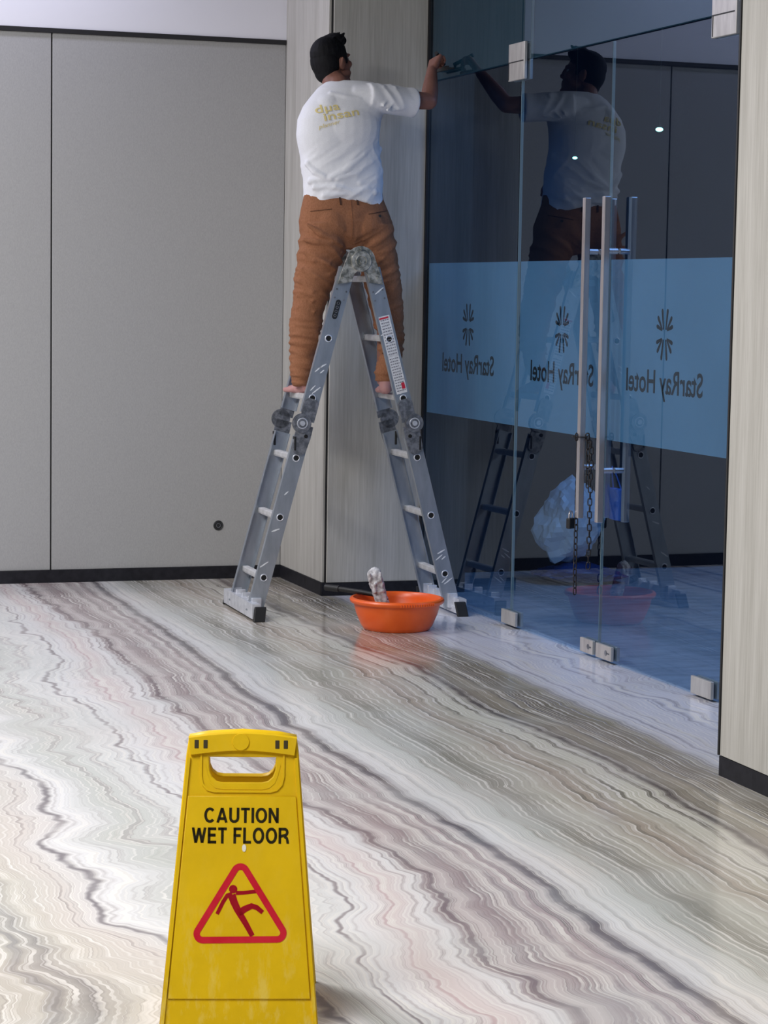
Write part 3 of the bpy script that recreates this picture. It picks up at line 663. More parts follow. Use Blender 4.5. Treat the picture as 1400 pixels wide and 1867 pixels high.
# t-shirt
SH = [  # left x, right x, z, y centre, depth
 (3.104, 3.492, 1.994, 10.600, .118), (3.100, 3.490, 2.03, 10.600, .122), (3.098, 3.488, 2.10, 10.600, .124), (3.086, 3.474, 2.17, 10.598, .124), (3.070, 3.465, 2.24, 10.594, .126),
 (3.060, 3.463, 2.30, 10.590, .128), (3.064, 3.470, 2.37, 10.588, .126), (3.090, 3.485, 2.43, 10.586, .116), (3.128, 3.487, 2.48, 10.586, .100), (3.160, 3.487, 2.52, 10.588, .080), (3.195, 3.475, 2.548, 10.592, .058), (3.225, 3.42, 2.560, 10.597, .045)]
bm = bmesh.new(); 
def hemz(z0, k):
    return lambda x, y: z0-1.064+k*((.045*math.cos((x+.02)*11)-.030) if y < 0 else -.02)
rows = []
for i, (xl, xr, z, yc, dp) in enumerate(SH):
    zf = (hemz(z, 1.0) if i == 0 else hemz(z, .6) if i == 1 else z-1.064)
    rows.append(((xl+xr)/2-3.30, yc-PY, zf, (xr-xl)/2, dp, -.06))
loft(bm, rows, 40, 2.35)
t_caps(bm, SHR+Vector((-.11, .01, .000)), .056, SHR+Vector((-.01, 0, -.004)), .070)
sd = (ELR-SHR).normalized(); CUF = SHR.lerp(ELR, .60)
# sleeve: flared tube ending in a clean cuff
q = sd.to_track_quat('Z', 'Y').to_matrix(); rr_ = []
for f_, r_ in ((-.06, .064), (.03, .070), (.09, .070), (.14, .069), (.188, .070), (.192, .066)):
    rr_.append([bm.verts.new(SHR+sd*f_+q @ Vector((r_*math.cos(2*PI*j/24)*1.0, r_*math.sin(2*PI*j/24), 0))+Vector((0, 0, -.004-.012*(f_/.19)))) for j in range(24)])
for a, b in zip(rr_, rr_[1:]):
    for j in range(24): bm.faces.new((a[j], a[(j+1) % 24], b[(j+1) % 24], b[j]))
bm.faces.new(rr_[0]); bm.faces.new(rr_[-1])
# left sleeve, wrapped forward
t_caps(bm, SHL+Vector((0, -.005, 0)), .062, SHL.lerp(ELL, .75), .056)
ell(bm, P(3.37, 2.485, 10.575), (.13, .078, .060), (0, .05, 0)); ell(bm, P(3.20, 2.43, 10.57), (.09, .09, .075), (0, -.7, 0)); ell(bm, P(3.30, 2.335, 10.520), (.15, .070, .14))
# folds: ridges lying on the cloth
def ridge(pts, r, yoff=.0):
    for a, b in zip(pts, pts[1:]): t_caps(bm, a, r, b, r, 8)
def on_back(x, z, d=.0):
    for i in range(len(SH)-1):
        a, b = SH[i], SH[i+1]
        if a[2] <= z <= b[2] or i == len(SH)-2:
            f_ = min(1, max(0, (z-a[2])/(b[2]-a[2]))); xl = a[0]+(b[0]-a[0])*f_; xr = a[1]+(b[1]-a[1])*f_; yc = a[3]+(b[3]-a[3])*f_; dp = a[4]+(b[4]-a[4])*f_; break
    u = max(-.97, min(.97, (x-(xl+xr)/2)/((xr-xl)/2))); y = yc-dp*(1-abs(u)**2.35)**(1/2.35)
    return P(x, z, y-d)
for L_, r_ in ((((3.115, 2.075), (3.20, 2.09), (3.28, 2.14), (3.36, 2.21), (3.43, 2.28)), .0085), (((3.13, 2.045), (3.22, 2.05), (3.30, 2.03), (3.38, 2.045), (3.45, 2.03)), .008),
               (((3.23, 2.09), (3.32, 2.115), (3.40, 2.175), (3.46, 2.24)), .0075), (((3.34, 2.07), (3.42, 2.09), (3.46, 2.13)), .008), (((3.10, 2.16), (3.13, 2.12), (3.17, 2.095)), .008),
               (((3.17, 2.01), (3.26, 2.018), (3.34, 2.022)), .007), (((3.20, 2.49), (3.27, 2.475), (3.34, 2.47)), .006), (((3.38, 2.31), (3.41, 2.22), (3.46, 2.14)), .007), (((3.42, 2.03), (3.46, 1.99)), .010)):
    ridge([on_back(x, z, -.0060) for x, z in L_], r_*1.9)
for a, b in (((3.46, 2.545, 10.485), (3.40, 2.47, 10.470)), ((3.52, 2.54, 10.49), (3.45, 2.44, 10.462)), ((3.57, 2.53, 10.50), (3.47, 2.42, 10.462)), ((3.60, 2.45, 10.497), (3.48, 2.415, 10.47))):
    t_caps(bm, P(a[0], a[1]-.008, a[2]+.006), .005, P(b[0], b[1], b[2]+.004), .009, 8)
def ridged(u, v, w): return (1-2.2*abs(noise.noise(Vector((u, v, w)))))
def smst(a, b, x): x = max(0, min(1, (x-a)/(b-a))); return x*x*(3-2*x)
def wr(c0, n0):
    x, y, z = c0
    u = (-.62*x+.78*z); v = (.78*x+.62*z)
    k = smst(1.30, 1.08, z)*(.55+.45*smst(-.15, .1, x)); ks = smst(.10, .20, x)*smst(1.33, 1.38, z)
    d = k*.0075*(ridged(u*13, v*3.2, y*3)-.35)+k*.0030*(ridged(u*30+4, v*7, y*6)-.3)
    d += ks*.0060*(ridged(v*18, u*4+9, y*5)-.3)+(1-k)*.0015*noise.noise(Vector((x*7, y*7, z*9)))
    return c0+n0*d
shirt = voxelise('tshirt', bm, m_shirt, person, .0055, 4, .5, wr)
# print on the back of the shirt
bv = BVHTree.FromPolygons([v.co.copy() for v in shirt.data.vertices], [tuple(p.vertices) for p in shirt.data.polygons])
def shirt_text(txt, size, x, z, ang, width, bold=.0, shear=0):
    me = text_mesh(txt, size, bold, 0, shear, width, 'LEFT'); b2 = bmesh.new(); b2.from_mesh(me)
    bmesh.ops.triangulate(b2, faces=b2.faces)
    for k_ in range(3): bmesh.ops.subdivide_edges(b2, edges=[e for e in b2.edges if e.calc_length() > .006], cuts=1); bmesh.ops.triangulate(b2, faces=b2.faces)
    b2.verts.ensure_lookup_table(); ca, sa = math.cos(ang), math.sin(ang)
    for v in b2.verts:
        px = x-3.30+v.co.x*ca-v.co.y*sa; pz = z-1.064+v.co.x*sa+v.co.y*ca
        hit = bv.ray_cast(Vector((px, -1, pz)), Vector((0, 1, 0)))
        v.co = Vector((px, (hit[0].y if hit[0] else -.12)-.0038, pz))
    b2.to_mesh(me); b2.free(); link('shirt_lettering', me, m_gold, shirt)
shirt_text('d\u00b5a', .052, 3.124, 2.392, .20, .112, .0006); shirt_text('insan', .052, 3.160, 2.357, .20, .170, .0006); shirt_text('planner', .026, 3.134, 2.318, .30, .105, 0, .3)
# trousers
bm = bmesh.new()
loft(bm, [(3.305-3.30, .012, 1.76-1.064, .150, .095, 0), (3.307-3.30, .008, 1.82-1.064, .222, .125, 0), (3.308-3.30, .004, 1.89-1.064, .232, .130, 0), (3.302-3.30, .008, 1.95-1.064, .215, .118, 0), (3.298-3.30, .012, 2.00-1.064, .198, .108, 0), (3.298-3.30, .012, 2.05-1.064, .190, .10, 0)], 36, 2.2)
ell(bm, P(3.225, 1.865, 10.545), (.105, .092, .105)); ell(bm, P(3.395, 1.865, 10.545), (.105, .092, .105)); ell(bm, P(3.31, 1.90, 10.53), (.09, .07, .08))
def leg(rows):
    loft(bm, [(x-3.30, y-PY, z-1.064, rx, ry, 0) for x, y, z, rx, ry in rows], 24, 2.1)
leg([(3.088, 10.573, 1.100, .034, .052), (3.092, 10.575, 1.16, .052, .062), (3.100, 10.58, 1.23, .062, .070), (3.108, 10.585, 1.32, .072, .078), (3.116, 10.585, 1.42, .078, .082), (3.130, 10.58, 1.50, .080, .084), (3.150, 10.578, 1.60, .094, .092), (3.175, 10.575, 1.70, .106, .104), (3.195, 10.575, 1.80, .118, .116), (3.205, 10.575, 1.88, .115, .116)])
leg([(3.505, 10.560, 1.125, .042, .052), (3.515, 10.565, 1.18, .052, .062), (3.540, 10.57, 1.27, .060, .070), (3.540, 10.58, 1.35, .066, .076), (3.528, 10.585, 1.43, .074, .082), (3.515, 10.58, 1.50, .080, .084), (3.490, 10.578, 1.60, .088, .092), (3.470, 10.575, 1.70, .092, .104), (3.445, 10.575, 1.80, .104, .116), (3.425, 10.575, 1.88, .112, .116)])
def fold(pts, r):
    P_ = [P(*p) for p in pts]
    n_ = len(P_)-1
    for k_, (a, b) in enumerate(zip(P_, P_[1:])):
        ra = r*(.55 if k_ == 0 else 1.45); rb = r*(.55 if k_ == n_-1 else 1.45); t_caps(bm, a+Vector((0, .004, 0)), ra, b+Vector((0, .004, 0)), rb, 8)
# thigh and knee folds on the left leg, then rings of gathered cloth on the shin
for pts, r in ((((3.085, 1.87, 10.485), (3.15, 1.825, 10.465), (3.22, 1.80, 10.465), (3.28, 1.795, 10.49)), .011), (((3.075, 1.795, 10.505), (3.13, 1.785, 10.475), (3.20, 1.79, 10.462), (3.26, 1.775, 10.48)), .010),
    (((3.07, 1.74, 10.52), (3.12, 1.70, 10.482), (3.19, 1.69, 10.475), (3.26, 1.74, 10.49)), .009), (((3.07, 1.66, 10.52), (3.13, 1.62, 10.488), (3.20, 1.635, 10.487), (3.25, 1.68, 10.51)), .008),
    (((3.06, 1.60, 10.53), (3.12, 1.555, 10.493), (3.19, 1.575, 10.50)), .009), (((3.055, 1.53, 10.54), (3.12, 1.505, 10.497), (3.19, 1.545, 10.515)), .009), (((3.06, 1.48, 10.53), (3.13, 1.455, 10.50), (3.195, 1.50, 10.53)), .008)):
    fold(pts, r)
for i in range(9):
    z = 1.42-i*.033; w_ = .068-.004*i; cx = 3.115-.003*i
    fold([(cx-w_, z-.006, 10.56), (cx-.03, z+random.uniform(-.008, .008), 10.512+.003*i), (cx+.03, z+random.uniform(-.004, .010), 10.512+.003*i), (cx+w_*.95, z+.010, 10.56)], .0062)
for i in range(7):
    z = 1.62-i*.058; cx = 3.49+.012*min(i, 3)-.004*max(0, i-3); w_ = .084-.004*i
    fold([(cx-w_*.6, z-.012, 10.525), (cx, z+random.uniform(-.006, .010), 10.496+.003*i), (cx+w_*.85, z+.014, 10.53)], .007)
fold([(3.36, 1.80, 10.47), (3.45, 1.83, 10.475), (3.52, 1.87, 10.50)], .007)
def wr2(c0, n0):
    x, y, z = c0; sd_ = -1 if x < .02 else 1
    sh = smst(.46, .30, z)*smst(-.02, .05, z); th = smst(.86, .70, z)*smst(.34, .48, z)
    d = sh*.0085*(ridged(x*4+sd_*5, y*4, z*26+x*5)-.35)+sh*.003*(ridged(x*9, y*9, z*55)-.3)
    zz = z-sd_*x*.55
    d += th*.0105*(ridged(x*3.5+sd_*7, y*4, zz*15)-.35)+th*.004*(ridged(x*8, y*8, zz*34)-.3)
    return c0+n0*(d+.0015*noise.noise(Vector((x*14+3, y*8, z*22))))
tr = voxelise('trousers', bm, m_trous, person, .005, 3, .5, wr2)
bt = BVHTree.FromPolygons([v.co.copy() for v in tr.data.vertices], [tuple(p.vertices) for p in tr.data.polygons])
def stitch(pts, w_, name, m, d=.0015, closed=False):
    b2 = bmesh.new(); PP = []
    for (x0, z0), (x1, z1) in zip(pts, pts[1:]):
        for k in range(9): PP.append((x0+(x1-x0)*k/8, z0+(z1-z0)*k/8))
    vs = []
    for x, z in PP:
        h_ = bt.ray_cast(Vector((x-3.30, -1, z-1.064)), Vector((0, 1, 0))); y = h_[0].y if h_[0] else -.1; vs.append(Vector((x-3.30, y-d, z-1.064)))
    sweep(b2, [v for i, v in enumerate(vs) if i == 0 or (v-vs[i-1]).length > 1e-5], [(-w_, -.001), (w_, -.001), (w_, .001), (-w_, .001)], up=(0, -1, 0)); return bm_obj(name, b2, m, tr)
stitch([(3.298, 1.99), (3.300, 1.90), (3.303, 1.80)], .0012, 'seat_seam', m_trous)
stitch([(3.385, 1.925), (3.495, 1.945)], .0016, 'pocket_welt', m_stitch); stitch([(3.110, 1.932), (3.205, 1.945)], .0012, 'pocket_welt', m_stitch)
stitch([(3.245, 2.005), (3.248, 1.965)], .0045, 'belt_loop', m_stitch, .003); stitch([(3.330, 2.01), (3.333, 1.968)], .0045, 'belt_loop', m_stitch, .003)
b2 = bmesh.new(); h_ = bt.ray_cast(Vector((3.443-3.30, -1, 1.918-1.064)), Vector((0, 1, 0))); cyl(b2, (3.443-3.30, h_[0].y+.002, 1.918-1.064), (3.443-3.30, h_[0].y-.004, 1.918-1.064), .0065, n=14); bm_obj('button', b2, m_rubber, tr)
# squeegee in the raised hand
GP = person.location+WRR+HDIR*.095+Vector((.022, .004, -.012))
sq = empty('hand_squeegee', GP, 0, 'small dark squeegee held in the raised right hand against the glass', 'squeegee')
bm = bmesh.new(); cyl(bm, (-.030, -.030, .035), (.040, .050, -.01), .0095, n=14); bm_obj('grip', bm, m_rubber, sq, True)
gxx = gx(GP.y+.06)-GP.x
bm = bmesh.new(); box(bm, (gxx-.045, -.04, -.045), (gxx-.030, .16, -.025), .002); cyl(bm, (.035, .045, -.008), (gxx-.036, .06, -.034), .007, n=10); bm_obj('blade_channel', bm, m_badge, sq)
bm = bmesh.new(); box(bm, (gxx-.033, -.045, -.038), (gxx-.004, .165, -.034)); bm_obj('rubber_blade', bm, m_rubber, sq)
# ------------------------------------------------------------------ basin and window washer
bs = empty('basin', (3.385, 9.955, 0), .15, 'round orange plastic basin on the marble floor beside the ladder foot', 'basin')
R_ = [(.0, .004), (.140, .004), (.150, .0), (.156, .004), (.168, .022), (.190, .075), (.200, .115), (.203, .124), (.214, .124), (.218, .128), (.220, .138), (.216, .145), (.204, .148), (.198, .142), (.194, .120), (.182, .070), (.160, .022), (.146, .012), (0, .012)]
def lathe(bm, prof, n=64, sx=1):
    g = []
    for r, z in prof:
        g.append([bm.verts.new((0, 0, z))] if r < 1e-6 else [bm.verts.new((r*sx*math.cos(2*PI*i/n), r*math.sin(2*PI*i/n), z)) for i in range(n)])
    for a, b in zip(g, g[1:]):
        for i in range(n):
            if len(a) == 1: bm.faces.new((a[0], b[i], b[(i+1) % n]))
            elif len(b) == 1: bm.faces.new((a[i], b[0], a[(i+1) % n]))
            else: bm.faces.new((a[i], b[i], b[(i+1) % n], a[(i+1) % n]))
bm = bmesh.new(); lathe(bm, R_); bm_obj('bowl', bm, m_orange, bs, True)
bm = bmesh.new()
for i in range(15):
    a = math.radians(-112+i*3.2); p0 = Vector((math.cos(a), math.sin(a), 0)); cyl(bm, p0*.2195+Vector((0, 0, .128)), p0*.2215+Vector((0, 0, .141)), .0028, n=8)
o = tag(bm_obj('rim_ridges', bm, m_orange, bs, True), kind='stuff')
bm = bmesh.new(); lathe(bm, [(0, .05), (.174, .05)], 48); bm_obj('water', bm, mat('soapy_water', (.45, .10, .03), .05, spec=.6), bs)
ww = empty('window_washer', (3.32, 10.0, .13), 0, 'window washer with grey-white soaked sleeve and black handle leaning in the orange basin', 'window washer')
m_cloth = noisy(mat('wet_microfibre', rough=.9), (.34, .33, .34), (.72, .71, .73), 45, 5, lo=.38, hi=.6, bump=.6, bd=.004)
bm = bmesh.new(); t_caps(bm, (.015, .0, -.03), .030, (-.030, .01, .115), .034, 18); t_caps(bm, (-.030, .01, .115), .034, (-.028, .005, .128), .026)
for i in range(14):
    a = random.uniform(0, 6.28); b = random.uniform(0, .1); t_caps(bm, (-.01+.030*math.cos(a)-.2*b, .030*math.sin(a), b), .007, (-.018+.034*math.cos(a+.3)-.2*b, .034*math.sin(a+.3), b+.035), .006, 8)
voxelise('cleaning_sleeve', bm, m_cloth, ww, .004, 1, .4, lambda c0, n0: c0+n0*noise.noise(c0*60)*.004)
bm = bmesh.new(); sweep(bm, [(.03, -.01, -.005), (-.02, .03, .022), (-.07, .08, .028), (-.15, .17, .034)], circ(.012, 12)); cyl(bm, (-.15, .17, .034), (-.20, .225, .036), .016, n=14); bm_obj('black_handle', bm, m_rubber, ww, True)
# ------------------------------------------------------------------ wet floor sign
m_yel = mat('yellow_plastic', rough=.45, spec=.3); t = NT(m_yel)
nz = t.noise(t.mapping(t.obj(), (1, 1, 1)), 7, 5, .65); scf = t.noise(t.mapping(t.obj(), (2.2, 1, .8), (0, .5, 0)), 12, 5, .7)
ycol = t.ramp(nz, [(.35, (.68, .435, .001)), (.62, (.76, .49, .002))]); sep = t.n('ShaderNodeSeparateXYZ'); t.l(t.obj(), sep.inputs[0])
low = t.ramp(sep.outputs[2], [(.02, 1), (.16, .55), (.3, .08)])
ycol = t.mix(t.m('MULTIPLY', t.ramp(scf, [(.52, 0), (.66, 1)]), t.m('MULTIPLY', low, .55)), ycol, (.78, .62, .16)); t.l(ycol, t.b.inputs['Base Color'])
m_txt = noisy(mat('black_sign_print', rough=.8, spec=.1), (.012, .009, .004), (.03, .024, .010), 40)
m_tri = noisy(mat('crimson_sign_print', rough=.7, spec=.15), (.52, .006, .022), (.62, .02, .04), 14)
sgn = empty('wet_floor_sign', (1.253, 4.70, 0), -.275, 'yellow plastic folding wet floor sign in the foreground with red slipping figure', 'sign')
TH = math.atan2(.165, .60)
def panel_frame(o, back=False):
    o.rotation_euler = (-TH, 0, 0) if not back else (TH, 0, PI) if False else (-TH, 0, PI)
    o.location = (0, -.19, 0) if not back else (0, .165, 0)
    return o
VT = .622
def halfw(v): return .153-(.153-.113)*v/VT
def to_xz(me, yoff):
    for v in me.vertices: x, y, z = v.co; v.co = (x, -z+yoff, y)
    return me
hole = [(.080, .580), (.078, .548), (.072, .534), (.060, .524), (.045, .521), (-.045, .521), (-.060, .524), (-.072, .534), (-.078, .548), (-.080, .580)]
hole = [(x*.93, y) for x, y in hole]
outer = [(-halfw(0)-.012, 0), (-halfw(0)+.03, 0), (-.09, .012), (.09, .012), (halfw(0)-.03, 0), (halfw(0)+.012, 0), (halfw(.58)+.002, .580), (.115, .600), (.113, .616), (.075, .624), (0, .629), (-.075, .624), (-.113, .616), (-.115, .600), (-halfw(.58)-.002, .580)]
def sign_panel(back):
    h_ = empty('panel_pivot') if False else None
    me = to_xz(curve_mesh([outer, hole], .012, .0025), 0); o = link('back_panel' if back else 'front_panel', me, m_yel, sgn); panel_frame(o, back)
    # raised border ribs
    me = to_xz(curve_mesh([[(-halfw(.02)+.004, .072), (halfw(.02)-.004, .072), (halfw(.46)-.010, .492), (-halfw(.46)+.010, .492)]], .004, .0015), -.0095)
    r_ = link('raised_plate', me, m_yel, o)
    for s_ in (-1, 1):
        bm = bmesh.new(); sweep(bm, [(s_*(halfw(0)+.008), -.010, .004), (s_*(halfw(.57)-.002), -.010, .575)], [(-.0035, -.004), (.0035, -.004), (.0035, .004), (-.0035, .004)], up=(0, 1, 0)); bm_obj('edge_rib', bm, m_yel, o)
    bm = bmesh.new(); pth = [(-.088, -.010, .600), (-.088, -.010, .535), (-.084, -.010, .518), (-.074, -.010, .507), (-.060, -.010, .503), (.060, -.010, .503), (.074, -.010, .507), (.084, -.010, .518), (.088, -.010, .535), (.088, -.010, .600)]
    sweep(bm, pth, [(-.002, -.002), (.002, -.002), (.002, .002), (-.002, .002)], up=(0, 1, 0)); bm_obj('grip_rib', bm, m_yel, o)
    bm = bmesh.new(); pth = [(-.080, -.0075, .560)]+[(x*1.02, -.0075, z-.012) for x, z in reversed(hole[1:-1])]+[(.080, -.0075, .560)]
    sweep(bm, pth, [(-.0015, -.002), (.0015, -.002), (.0015, .002), (-.0015, .002)], up=(0, 1, 0)); bm_obj('grip_rib', bm, m_yel, o)
    return o
fp = sign_panel(False); bp = sign_panel(True)
# top grip bar
bm = bmesh.new(); n_ = 14
pts = [(-.113+.226*i/n_, -.0045, .598+.010*math.cos((i/n_-.5)*PI)) for i in range(n_+1)]
sweep(bm, pts, [(-.013, -.018), (-.013, .018), (-.006, .022), (.010, .022), (.013, .018), (.013, -.018)], up=(0, 0, 1)); gb = bm_obj('grip_bar', bm, m_yel, fp)
bm = bmesh.new(); cyl(bm, (-.004, -.014, .608), (-.004, -.0205, .608), .019, .0175, n=28); bm_obj('boss', bm, m_yel, gb, True)
m_slot = mat('slot_dark', (.035, .024, .003), .7)
for x in (-.098, -.079, .074, .092):
    bm = bmesh.new(); box(bm, (x-.0045, -.0185, .594), (x+.0045, -.0165, .612), .0008)
    bm_obj('hinge_slot', bm, m_slot, gb)
YT = -.0137
def dec(name, me, m): return link(name, me, m, fp)
def strokes(ch):
    """bold grotesque capitals as thick strokes, cap height 1, returns (width, stroke paths)"""
    w = .15
    def a_(cx, cz, rx, rz, d0, d1, n=12): return [(cx+rx*math.cos(math.radians(d0+(d1-d0)*i/n)), cz+rz*math.sin(math.radians(d0+(d1-d0)*i/n))) for i in range(n+1)]
    h = w/2
    return {'C': (.70, [a_(.37, .5, .37-h, .5-h, 42, 318, 20)]), 'A': (.74, [[(h, 0), (.37, 1-h*.2)], [(.37, 1-h*.2), (.74-h, 0)], [(.18, .27), (.56, .27)]]),
            'U': (.66, [[(h, 1), (h, .33)]+a_(.33, .33, .33-h, .33-h, 180, 360, 10)[1:]+[(.66-h, 1)]]), 'T': (.60, [[(0, 1-h), (.60, 1-h)], [(.30, 1), (.30, 0)]]),
            'I': (.15, [[(h, 0), (h, 1)]]), 'O': (.76, [a_(.38, .5, .38-h, .5-h, 0, 360, 24)]), 'N': (.66, [[(h, 0), (h, 1)], [(h*1.1, .96), (.66-h*1.1, .04)], [(.66-h, 0), (.66-h, 1)]]),
            'W': (.98, [[(h, 1), (.27, .04)], [(.27, .04), (.49, .96)], [(.49, .96), (.71, .04)], [(.71, .04), (.98-h, 1)]]), 'E': (.56, [[(h, 0), (h, 1)], [(0, 1-h), (.56, 1-h)], [(0, .52), (.52, .52)], [(0, h), (.57, h)]]),
            'F': (.54, [[(h, 0), (h, 1)], [(0, 1-h), (.54, 1-h)], [(0, .50), (.48, .50)]]), 'L': (.53, [[(h, 0), (h, 1)], [(0, h), (.53, h)]]),
            'R': (.68, [[(h, 0), (h, 1)], [(0, 1-h), (.38, 1-h)]+a_(.38, .72, .28-h, .28-h, 90, -90, 8)+[(0, .44)], [(.40, .44), (.56, .34), (.60, .18), (.63, 0)]]), ' ': (.22, [])}[ch]
def lettering(word, x0, x1, z0, z1):
    b = bmesh.new(); X = 0; gap = .13; P2 = []
    for ch in word:
        w_, st = strokes(ch); P2 += [[(X+x, z) for x, z in p] for p in st]; X += w_+gap
    X -= gap; sx, sz = (x1-x0)/X, z1-z0
    for p in P2:
        n_ = len(p); L_, R_q = [], []
        for i, q0 in enumerate(p):
            a = Vector(p[max(0, i-1)]); c0 = Vector(p[min(n_-1, i+1)])
            if (Vector(p[0])-Vector(p[-1])).length < 1e-4 and i in (0, n_-1): a = Vector(p[-2]); c0 = Vector(p[1])
            d = (c0-a).normalized(); q = Vector((-d.y, d.x))*.090
            for S_, sg_ in ((L_, 1), (R_q, -1)):
                px, pz = q0[0]+q.x*sg_, min(1, max(0, q0[1]+q.y*sg_)); S_.append(b.verts.new((x0+px*sx, YT, z0+pz*sz)))
        for i in range(n_-1): b.faces.new((L_[i], L_[i+1], R_q[i+1], R_q[i]))
    return bm_obj('lettering', b, m_txt, fp)
lettering('CAUTION', -.079, .078, .4370, .4690); lettering('WET FLOOR', -.105, .100, .3935, .4270)
def tri(c, R, r, n=6):
    pts = []
    for k, (x, y) in enumerate(R):
        a0 = (-30, 90, 210)[k]; pts += arc(x, y, r, a0, a0+120, n)
    return pts
outer_t = arc(.078, .190, .020, -90, 30, 8)+arc(-.001, .315, .020, 30, 150, 8)+arc(-.078, .188, .020, 150, 270, 8)
inner_t = arc(.078, .190, .0065, -90, 30, 5)+arc(-.001, .315, .0065, 30, 150, 5)+arc(-.078, .188, .0065, 150, 270, 5)
me = to_xz(curve_mesh([outer_t, inner_t], .0004), YT); tri_o = dec('warning_triangle', me, m_tri); tri_o.location.z = .017
bm = bmesh.new()
def strip(pts, w0, w1):
    n_ = len(pts); L_, R__ = [], []
    for i, (x, z) in enumerate(pts):
        a = Vector(pts[max(0, i-1)]); b = Vector(pts[min(n_-1, i+1)]); d = (b-a).normalized(); q = Vector((-d.y, d.x))*(w0+(w1-w0)*i/(n_-1))
        L_.append(bm.verts.new((x+q.x, YT, z+q.y))); R__.append(bm.verts.new((x-q.x, YT, z-q.y)))
    for i in range(n_-1): bm.faces.new((L_[i], L_[i+1], R__[i+1], R__[i]))
f_ = [bm.verts.new((-.0160+.0088*math.cos(a*PI/9), YT, .281+.0088*math.sin(a*PI/9))) for a in range(18)]; bm.faces.new(f_)
strip([(-.010, .273), (.006, .2735), (.0345, .2766)], .0042, .0036)
strip([(-.018, .271), (-.028, .268), (-.0366, .2546), (-.049, .229)], .0045, .0038)
strip([(-.019, .269), (-.0137, .254), (-.006, .238), (.0025, .224), (.013, .207), (.0258, .184)], .0085, .0052)
strip([(-.004, .231), (.010, .240), (.0238, .246), (.0345, .2428), (.047, .2326)], .0075, .0045)
bmesh.ops.solidify(bm, geom=list(bm.faces), thickness=.0005); bm_obj('slipping_figure', bm, m_tri, fp).location.z = .017
bm = bmesh.new(); cyl(bm, (.006, YT, .384), (.006, YT-.0006, .384), .0045, n=10)
for v in bm.verts: v.co.z = .384+(v.co.z-.384)*1.8
bm_obj('paint_fleck', bm, mat('white_fleck', (.8, .78, .7), .6), fp)
# ------------------------------------------------------------------ chain, padlock
ch = empty('door_chain', (gx(9.02)-.055, 9.02, 1.02), 0, 'dark steel chain looped round the left door handle and hanging below it', 'chain')
lk = bmesh.new(); torus(lk, (0, 0, 0), (0, 1, 0), .0085, .0026, 14, 6, (1, 1, 1))
for v in lk.verts: v.co.z += math.copysign(.0075, v.co.z) if abs(v.co.z) > 1e-6 else 0
lme = bpy.data.meshes.new('chain_link'); lk.to_mesh(lme); lk.free(); lme.materials.append(m_chain)
def strand(x, y, z0, z1, ph=0):
    z = z0; i = 0
    while z > z1:
        o = link('chain_link', lme, None, ch, (x+random.uniform(-.001, .001), y, z)); o.rotation_euler = (0, random.uniform(-.08, .08), ph+(PI/2 if i % 2 else 0)); z -= .0275; i += 1
strand(-.004, .022, -.08, -.765, .4); strand(.022, -.028, -.08, -.30, .2); strand(.030, -.042, -.10, -.64, 1.0)
for i in range(7):
    a = 2*PI*i/7; o = link('chain_link', lme, None, ch, (.030*math.cos(a), .030*math.sin(a), -.07)); o.rotation_euler = (PI/2*(i % 2), .0, a)
pl = empty('padlock', (gx(9.03)-.075, 9.065, .595), .5, 'black padlock at the foot of the left door handle', 'padlock')
bm = bmesh.new(); box(bm, (-.020, -.011, -.045), (.020, .011, .002), .005); bm_obj('lock_body', bm, m_rubber, pl)
bm = bmesh.new(); sweep(bm, [(-.012, 0, -.002), (-.012, 0, .018), (-.008, 0, .028), (0, 0, .032), (.008, 0, .028), (.012, 0, .018), (.012, 0, -.002)], circ(.0032, 8), up=(0, 1, 0)); bm_obj('shackle', bm, m_steel, pl, True)
# ------------------------------------------------------------------ things behind the glass
def crumple(name, loc, R, m, label, cat, seed, k=.35, sub=4):
    """creased plastic film: an icosphere dented along random fold planes"""
    rnd = random.Random(seed); bm = bmesh.new(); bmesh.ops.create_icosphere(bm, subdivisions=sub, radius=1)
    pl_ = []
    for i in range(46): pl_.append((Vector((rnd.gauss(0, 1), rnd.gauss(0, 1), rnd.gauss(0, .9))).normalized(), rnd.uniform(.62, 1.0)))
    for v in bm.verts:
        d = v.co.normalized(); r = 1.05
        for n_, h_ in pl_:
            q = d.dot(n_)
            if q > .05: r = min(r, h_/q)
        r *= 1-.16*abs(noise.noise(d*2.2+Vector((seed, 0, 0))))-.10*abs(noise.noise(d*6+Vector((seed, 3, 0))))
        v.co = Vector((d.x*R[0]*r, d.y*R[1]*r, d.z*R[2]*r))
    for v in bm.verts:
        if v.co.z < -R[2]*.75: v.co.z = -R[2]*.75+(v.co.z+R[2]*.75)*.2
    z0 = min(v.co.z for v in bm.verts)
    for v in bm.verts: v.co.z -= z0
    o = bm_obj(name, bm, m, None, False, loc); tag(o, label, cat); return o
m_bag = mat('white_plastic_bag', (.80, .84, .92), .35, spec=.5); m_bbag = mat('dark_blue_plastic', (.02, .05, .20), .35); m_bcl = mat('bright_blue_cloth', (.03, .13, .55), .7)
crumple('plastic_bag', (4.86, 11.38, .100), (.25, .20, .29), m_bag, 'large crumpled white plastic bag behind the glass doors, on top of flat blue plastic', 'bag', 3.1)
crumple('blue_plastic_bundle', (4.90, 11.38, -.001), (.30, .24, .072), m_bbag, 'flat dark blue plastic bundle on the floor under the white plastic bag', 'bundle', 8.7, .3, 4)
bc = empty('blue_pouch', (gx(9.0)+.10, 8.97, .595), .0, 'bright blue cloth pouch hanging on the outside of the door handles', 'pouch')
bm = bmesh.new(); box(bm, (-.02, -.065, 0), (.02, .065, .135), .008); bmesh.ops.subdivide_edges(bm, edges=bm.edges, cuts=3, use_grid_fill=True)
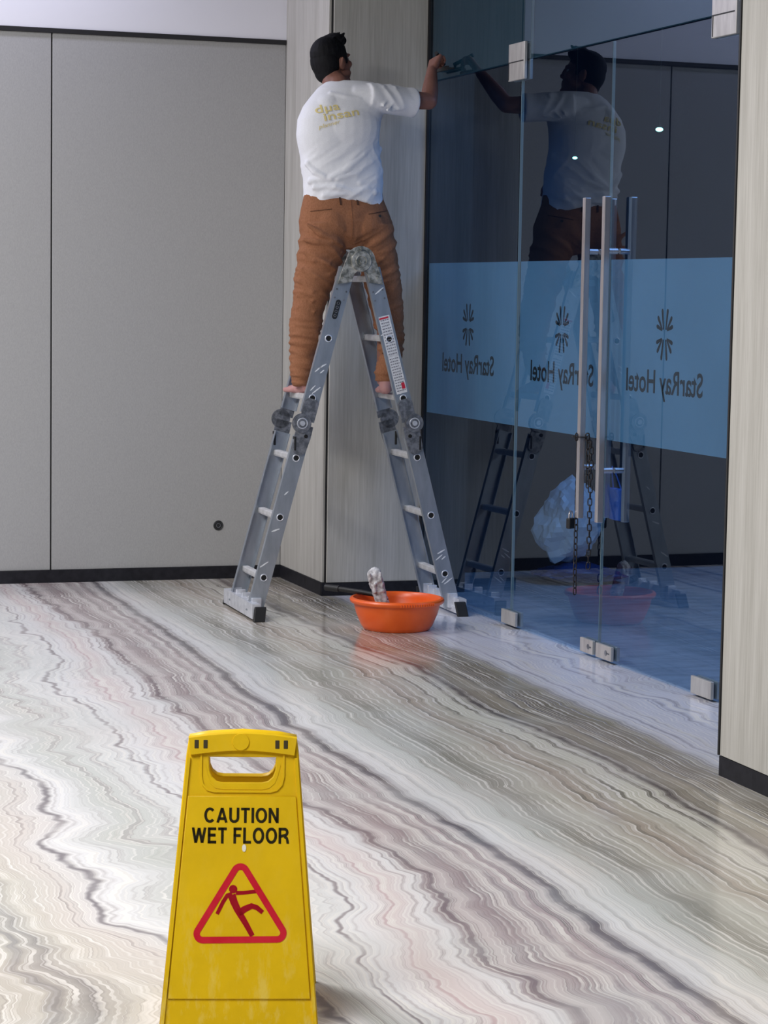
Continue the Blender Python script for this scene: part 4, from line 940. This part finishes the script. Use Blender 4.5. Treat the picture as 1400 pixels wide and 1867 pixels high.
for v in bm.verts: v.co += Vector((noise.noise(v.co*22), noise.noise(v.co*19+Vector((5, 0, 0)))*.6, noise.noise(v.co*15)*.3))*.010
bm_obj('pouch_body', bm, m_bcl, bc); bm = bmesh.new(); sweep(bm, [(0, -.045, .125), (-.02, -.02, .20), (-.03, 0, .23), (-.02, .02, .20), (0, .045, .125)], circ(.003, 6), up=(1, 0, 0)); bm_obj('strap', bm, m_bcl, bc)
m_lamp = bpy.data.materials.new('lamp_glow'); m_lamp.use_nodes = True; b_ = m_lamp.node_tree.nodes['Principled BSDF']; b_.inputs['Emission Color'].default_value = (.30, 1, .75, 1); b_.inputs['Emission Strength'].default_value = 9
for (x, z, r_, lb) in ((7.013, 2.741, .019, 'larger glowing greenish ceiling lamp seen through the right door leaf'), (6.368, 2.519, .012, 'smaller glowing greenish lamp seen through the left door leaf')):
    lp = empty('pendant_lamp', (x*.7733, 11.6, 1.55+(z-1.55)*.7733), 0, lb, 'lamp', 'small lamps in the dark room')
    bm = bmesh.new(); bmesh.ops.create_uvsphere(bm, u_segments=16, v_segments=10, radius=1, matrix=Matrix.Diagonal((r_*1.1, r_, r_*.62, 1))); bm_obj('bulb', bm, m_lamp, lp, True)
    bm = bmesh.new(); cyl(bm, (0, 0, r_*.5), (0, 0, r_*1.6), r_*.5, n=12); cyl(bm, (0, 0, r_*1.5), (0, 0, CEIL-1.55-(z-1.55)*.7733), .003, n=8); bm_obj('cord', bm, m_rubber, lp)
# ------------------------------------------------------------------ cable grommet on the wall
gr = empty('cable_grommet', (3.027, Y1, .288), 0, 'round black cable cover low on the grey back wall, left of the ladder', 'wall fitting')
bm = bmesh.new(); torus(bm, (0, -.001, 0), (0, 1, 0), .024, .0035, 28, 8); cyl(bm, (0, .0, 0), (0, -.003, 0), .022, n=28); bm_obj('cover', bm, m_badge, gr, True)
bm = bmesh.new(); torus(bm, (0, -.003, 0), (0, 1, 0), .011, .0012, 20, 6); bm_obj('cover_ring', bm, m_hinge, gr, True)
